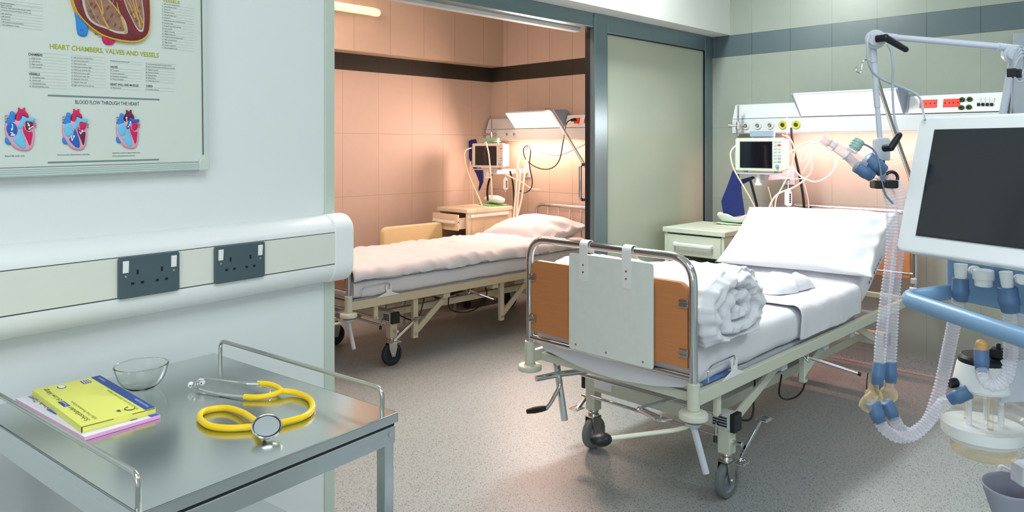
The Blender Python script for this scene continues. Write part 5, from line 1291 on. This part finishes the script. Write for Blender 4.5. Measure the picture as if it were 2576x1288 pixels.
# grey sensor cable along the arm and its coil
def vcable(pts,r,m,label,cat='cable'):
    b=MB(); b.tube(catmull([at(*p) for p in pts],8),r,8); o=b.build('sensor_cable',m); return tag(o,label,cat,'ventilator cables')
vcable([(2189,88,1.62),(2182,110,1.61),(2183,150,1.61),(2196,182,1.62),(2225,203,1.63),(2268,220,1.64),(2305,237,1.64),(2318,255,1.63),(2322,280,1.62),(2327,302,1.60)],.0026,M_cableg,'grey cable draped from the arm joint to the top of the ventilator display')
vcable([(2232,112,1.61),(2242,130,1.61),(2246,170,1.61),(2245,215,1.62),(2249,290,1.62),(2260,335,1.60)],.0026,M_cableg,'grey cable hanging from the arm lever to the lower lever')
b=MB()
for j in range(4):
    P=[]
    for q in range(14):
        a=2*math.pi*q/14; P.append(A(2562+3*j+(13+2*j)*math.cos(a)-.12*(45*math.sin(a)),158+j*5+(42-3*j)*math.sin(a),1.52-.008*j))
    b.tube(catmull(P,4,True),.0022,7,closed=True)
b.tube(catmull([A(2552,160,1.52),A(2548,210,1.53),A(2546,250,1.54),A(2542,300,1.56)],6),.0022,7)
tag(b.build('coiled_cable',M_cableg),'coil of grey cable hung on the far joint of the ventilator arm','cable','ventilator cables')
b=MB(); b.prism(rrect(.012,.018,.003,3),-.008,.008,M=Matrix.Translation(A(2558,185,1.50)),fn=lambda u,v,h:(u,h,v)); b.prism(rrect(.010,.018,.003,3),-.008,.008,M=Matrix.Translation(A(2545,183,1.50)),fn=lambda u,v,h:(u,h,v)); b.build('cable_clip',M_black,t,bev=.001)
# hoses -----------------------------------------------------------
def resample(P,st):
    out=[P[0]]; acc=0
    for i in range(1,len(P)):
        a=P[i-1];c=P[i]; L=(c-a).length
        while acc+L>=st:
            f=(st-acc)/L; a=a.lerp(c,f); out.append(a.copy()); L=(c-a).length; acc=0
        acc+=L
    out.append(P[-1]); return out
def ribbed(pts,r,label,pitch=.0072):
    P=resample(catmull([A(*p) for p in pts],14),pitch/4)
    R=[r*(1,.93,.78,.93)[i%4] for i in range(len(P))]
    b=MB(); b.tube(P,R,14); o=b.build('breathing_hose',M_hose,None,ang=180); return tag(o,label,'hose','ribbed breathing hoses')
HR=.0128
ribbed([(2213,916,1.62),(2216,860,1.62),(2226,770,1.62),(2240,660,1.62),(2245,580,1.62),(2240,510,1.62),(2228,462,1.62),(2214,440,1.62)],HR,'clear ribbed hose rising from the slanting-cup trap to the Y-piece')
ribbed([(2240,914,1.64),(2243,860,1.64),(2248,770,1.64),(2256,670,1.64),(2266,580,1.64),(2267,520,1.64),(2256,468,1.64),(2236,432,1.63)],HR,'clear ribbed hose rising from the round trap, right beside the display edge')
ribbed([(2212,1060,1.60),(2228,1082,1.59),(2260,1099,1.58),(2300,1092,1.57),(2336,1056,1.57),(2358,1000,1.57),(2376,930,1.57),(2393,850,1.545),(2412,755,1.515)],HR*1.08,'clear ribbed hose looping under from a water trap up to the white ventilator port')
ribbed([(2249,1053,1.62),(2264,1078,1.60),(2292,1092,1.60),(2330,1065,1.60),(2364,1025,1.60),(2392,1004,1.59)],HR*1.08,'short clear ribbed hose from a water trap to the side of the humidifier')
ribbed([(2470,930,1.50),(2476,952,1.48),(2492,968,1.47),(2516,966,1.46),(2534,944,1.455),(2542,900,1.455),(2543,840,1.44),(2541,780,1.428)],HR*1.05,'clear ribbed hose from the top of the humidifier up to the second ventilator port')
def cuffc(a,c,Y,r0,r1,label,Y2=None):
    b=MB(); p=A(*a,Y); q=A(*c,Y2 or Y); d=q-p
    b.tube([p,p.lerp(q,.02),p.lerp(q,.42),p.lerp(q,.46),p.lerp(q,.70),p.lerp(q,.74),p.lerp(q,.97),q],[r0*.93,r0,r0,r0*1.07,r0*1.05,(r0+r1)/2,r1,r1*.93],18)
    o=b.build('hose_connector',M_cuff,None,ang=50); return tag(o,label,'connector','blue hose connectors')
k=1.6/1835
cuffc((2397+19,700),(2415,758),HYD,18*k,16*k,'blue rubber connector under the first white ventilator port')
cuffc((2534,722),(2542,785),1.43,20*k,18*k,'blue rubber connector under the second white ventilator port')
cuffc((2213,912),(2206,968),1.62,15*k,14*k,'blue connector above the water trap with the slanting cup')
cuffc((2240,910),(2241,962),1.64,14.5*k,13.5*k,'blue connector above the plain round water trap')
cuffc((2196,1012),(2213,1062),1.60,17*k,15*k,'blue connector under the water trap with the slanting cup')
cuffc((2229,1010),(2249,1054),1.62,16*k,14*k,'blue connector under the plain round water trap')
cuffc((2439,985),(2388,1006),1.57,17*k,15*k,'blue connector on the side of the humidifier',1.59)
cuffc((2468,878),(2470,934),1.50,15*k,14*k,'blue connector standing on top of the humidifier')
cuffc((2181,397),(2222,431),1.62,18*k,17*k,'upper blue connector of the Y-piece at the end of the arm')
cuffc((2154,418),(2194,444),1.62,16*k,15*k,'lower blue connector of the Y-piece at the end of the arm')
# water traps
def trap(c,Y,label,cupdir):
    p=A(*c,Y); t2=thing('water_trap',label,'water trap',p-V((0,0,.03)),0,'water traps')
    b=MB(Matrix.Translation(p)); b.lathe([(.010,.022),(.0105,.010),(.0165,.004),(.019,-.006),(.016,-.016),(.010,-.022),(.010,-.03)],n=22,cap0=False,cap1=False); b.build('bulb',M_amber,t2)
    if cupdir:
        q=A(*cupdir,Y-.01); b=MB(fmat(p,q-p)); L=(q-p).length; b.lathe([(.010,0),(.0125,.01),(.0150,.02),(.0155,L-.01),(.012,L),(.0,L+.003)],n=20,cap0=False); b.build('cup',M_amber,t2)
trap((2198,990),1.61,'amber water trap with a slanting cup between blue connectors',(2173,1030))
trap((2236,985),1.63,'amber round water trap between blue connectors, nearer the display',None)
cable('trap_cord',[(2184,938,1.6),(2181,955,1.6),(2180,980,1.6)],.0012,M_cableb,'thin black cord beside the upper blue connector','cord',None)
# Y-piece
t2=thing('y_piece','clear plastic Y-piece with pale green cap held by the ventilator arm','connector',A(2120,385,1.62))
def tub(a,c,ra,rb,m,name,Y=1.62):
    b=MB(); b.cyl(A(*a,Y),A(*c,Y),ra*k,rb*k,n=22); return b.build(name,m,t2,bev=.0006)
tub((2065,347),(2087,360),11,11,M_ypc,'tip_tube'); tub((2084,358),(2102,368),8,9,M_ypc,'neck_tube'); tub((2099,367),(2131,388),13,14,M_ypc,'mid_tube')
tub((2131,388),(2176,414),15,14,M_ypc,'branch_tube'); tub((2130,392),(2160,420),11,11,M_ypc,'branch_tube')
for (a,c,r) in (((2084,357),(2087,359),12.5),((2097,366),(2100,368),14),((2128,386),(2132,389),16.5)):
    b=MB(); b.cyl(A(*a,1.62),A(*c,1.62),r*k,n=24); b.build('collar',M_amber if r<13 else M_ypc,t2)
tub((2142,382),(2150,368),13,12,M_ypc,'sensor_port'); tub((2148,374),(2162,352),14,13.5,M_teal,'sensor_cap')
b=MB(); 
for j in range(3): b.cyl(A(2149+4*j,372-6*j,1.62),A(2150.5+4*j,369.5-6*j,1.62),15*k,n=22)
b.build('cap_ribs',M_teal,t2)
vcable([(2168,361,1.62),(2185,368,1.62),(2200,380,1.62),(2207,395,1.61),(2214,420,1.60),(2218,455,1.60),(2228,490,1.60),(2246,512,1.60)],.0022,mat('slate blue cable',(110,130,150),.45),'slate cable from the green cap down along the ribbed hose')
# black hose clips under the arm
for (x,y,w,lab) in ((2206,455,.020,'black hose clip under the arm, nearer the Y-piece'),(2238,454,.026,'black hose clip under the arm, nearer the display')):
    t3=thing('hose_clip',lab,'clip',A(x,475,1.62),0,'black hose clips'); Mx=Matrix.Translation(A(x,y,1.615))@Matrix.Rotation(math.radians(-45-5),4,'Z')
    b=MB(Mx); b.prism(rrect(w,.018,.004,3,0,-.008),-.016,.016,fn=lambda u,v,h:(u,h,v)); b.build('clip_base',M_black,t3,bev=.002)
    b=MB(Mx); P=[(.013*math.cos(a*.3-.4)*1.0+.004,0,.013*math.sin(a*.3-.4)+.006) for a in range(0,13)]; b.tube(P,.0035,8); b.build('clip_ring',M_black,t3)
# arm bracket rod to the clips
b=MB(); b.cyl(A(2219,395,1.66),A(2221,450,1.635),.0055); b.build('arm_rod',M_black,t)
# humidifier -------------------------------------------------------
Yh=1.60; hc=A(2472,1145,Yh); kz=Yh/1835
zz=lambda py:(1145-py)*kz
t4=thing('humidifier','clear and white humidifier chamber hanging below the ventilator handle','humidifier',hc)
Mx=Matrix.Translation(hc)
b=MB(Mx); b.lathe([(.0,.0),(.050,.001),(.060,.006),(.063,zz(1105))],n=40); b.build('base_cup',M_amber,t4)
b=MB(Mx); b.lathe([(.062,zz(1108)),(.079,zz(1094)),(.082,zz(1080)),(.082,zz(1050)),(.080,zz(1046))],n=48,cap0=False,cap1=False); b.build('chamber_wall',M_hard,t4)
b=MB(Mx); b.lathe([(.066,zz(1107)),(.0795,zz(1092)),(.0795,zz(1066)),(.0,zz(1066))],n=48,cap1=False); b.build('white_core',M_wplastic,t4)
b=MB(Mx); b.lathe([(.0825,zz(1058)),(.090,zz(1052)),(.091,zz(1032)),(.086,zz(1024)),(.060,zz(1018)),(.040,zz(1012))],n=48,cap0=False); b.build('lid_rim',M_hard,t4)
for a in range(5):
    b=MB(Mx); x,y=.034*math.cos(a*1.257),.034*math.sin(a*1.257); b.cyl((x,y,zz(1066)),(x,y,zz(975)),.006); b.build('inner_post',M_amber if a%2 else M_wplastic,t4)
b=MB(Mx); b.lathe([(.030,zz(1020)),(.032,zz(975))],n=28,cap0=False); b.build('inner_wall',M_hard,t4)
b=MB(Mx); b.lathe([(.0,zz(978)),(.056,zz(978)),(.059,zz(972)),(.049,zz(915)),(.044,zz(905)),(.0,zz(905))],n=40); b.build('head_cone',M_wplastic,t4)
b=MB(Mx); b.lathe([(.0,zz(912)),(.047,zz(912)),(.047,zz(900)),(.042,zz(893)),(.0,zz(893))],n=36); b.build('black_cap',M_black,t4,bev=.001)
b=MB(); b.prism(rrect(.03,.03,.004,3),0,.02,M=Matrix.Translation(A(2512,900,1.575)),fn=None); b.cyl(A(2512,885,1.575),A(2512,864,1.575),.0045); b.build('cap_valve',M_black,t4,bev=.002)
b=MB(); b.cyl(A(2388,965,1.6),A(2408,962,1.6),.011); b.build('side_knob',M_black,t4,bev=.002)
b=MB(); b.cyl(A(2469,884,1.5),A(2469,866,1.5),.0115); b.ball(A(2470,864,1.5),(.0115,.0115,.008)); b.build('probe_cap',mat('tan rubber cap',(206,160,104),.5),t4)
b=MB(); b.tube([A(2469,878,1.5),A(2470,905,1.55),A(2470,915,1.6)],.009,12); b.tube([A(2440,985,1.57),A(2470,985,1.6)],.010,12); b.build('gas_spigot',M_amber,t4)
vd=c2w(.55,-.83,0)
b=MB(); a0=A(2516,905,1.56); 
b.prism([(0,0),(.30,.02),(.30,.045),(.30,-.035),(0,-.092)] if False else [(0,0),(.32,.03),(.32,-.02),(0,-.092)],-.004,.004,M=Matrix.Translation(a0)@Matrix.Rotation(math.atan2(vd.y,vd.x)+.5,4,'Z'),fn=lambda u,v,h:(u,h,v)); b.build('bracket_plate',M_lightgrey,t4,bev=.002)
# scale lines on the white band
b=MB()
for (py,lab) in ((1078,'max'),(1106,'min')):
    for j in range(8):
        a0=math.radians(-98+4*j); 
        b.box((0,0,0),(.0062,.0005,.0009),M=Matrix.Translation(hc+V((.0832*math.cos(a0),.0832*math.sin(a0),zz(py))))@Matrix.Rotation(a0+math.pi/2,4,'Z'))
    a0=math.radians(-62); d=V((math.cos(a0),math.sin(a0),0)); b.text(lab,hc+d*.0834+V((0,0,zz(py)-.002)),(-d.y*1,d.x*1,0),(0,0,1),.0045)
b.build('scale_marks',M_dkmetal,t4)
# grey cup on a panel low at the right edge
t5=thing('waste_cup','grey open plastic cup with a white hook below the humidifier','cup',A(2545,1290,1.62))
p=A(2545,1290,1.62); Mx=Matrix.Translation(p)@Matrix.Rotation(math.radians(-45),4,'Z')
b=MB(Mx)
def cup(u,v):
    a=2*math.pi*u; r=.040+.021*v; y=r*math.sin(a)*.75; x=r*math.cos(a)*1.0
    z=.0+.062*v+.010*v*math.sin(a)
    return (x,y,z)
b.surf(cup,40,8,True); b.add([(.040*math.cos(2*math.pi*k/40),.040*.75*math.sin(2*math.pi*k/40),0) for k in range(40)],[tuple(range(40))],True)
b.build('cup_body',mat('lilac grey plastic',(150,152,168),.5),t5,solid=.003,ang=60,merge=True)
b=MB(Mx); b.tube(fillet([(.006,.050,.02),(.006,.050,.085),(.028,.045,.075)],.01),.0035,8); b.tube([(.010,.052,.08),(.010,.052,.03)],.004,8); b.build('hook',M_wplastic,t5)
q=A(2556,1216,1.60)
b=MB(Matrix.Translation(q)@Matrix.Rotation(math.radians(-45),4,'Z')); b.prism([(0,0),(.12,-.02),(.12,.05),(.0,.044)],-.02,.02,fn=lambda u,v,h:(u,h,v)); b.build('mount_panel',M_lightgrey,t5,bev=.003)
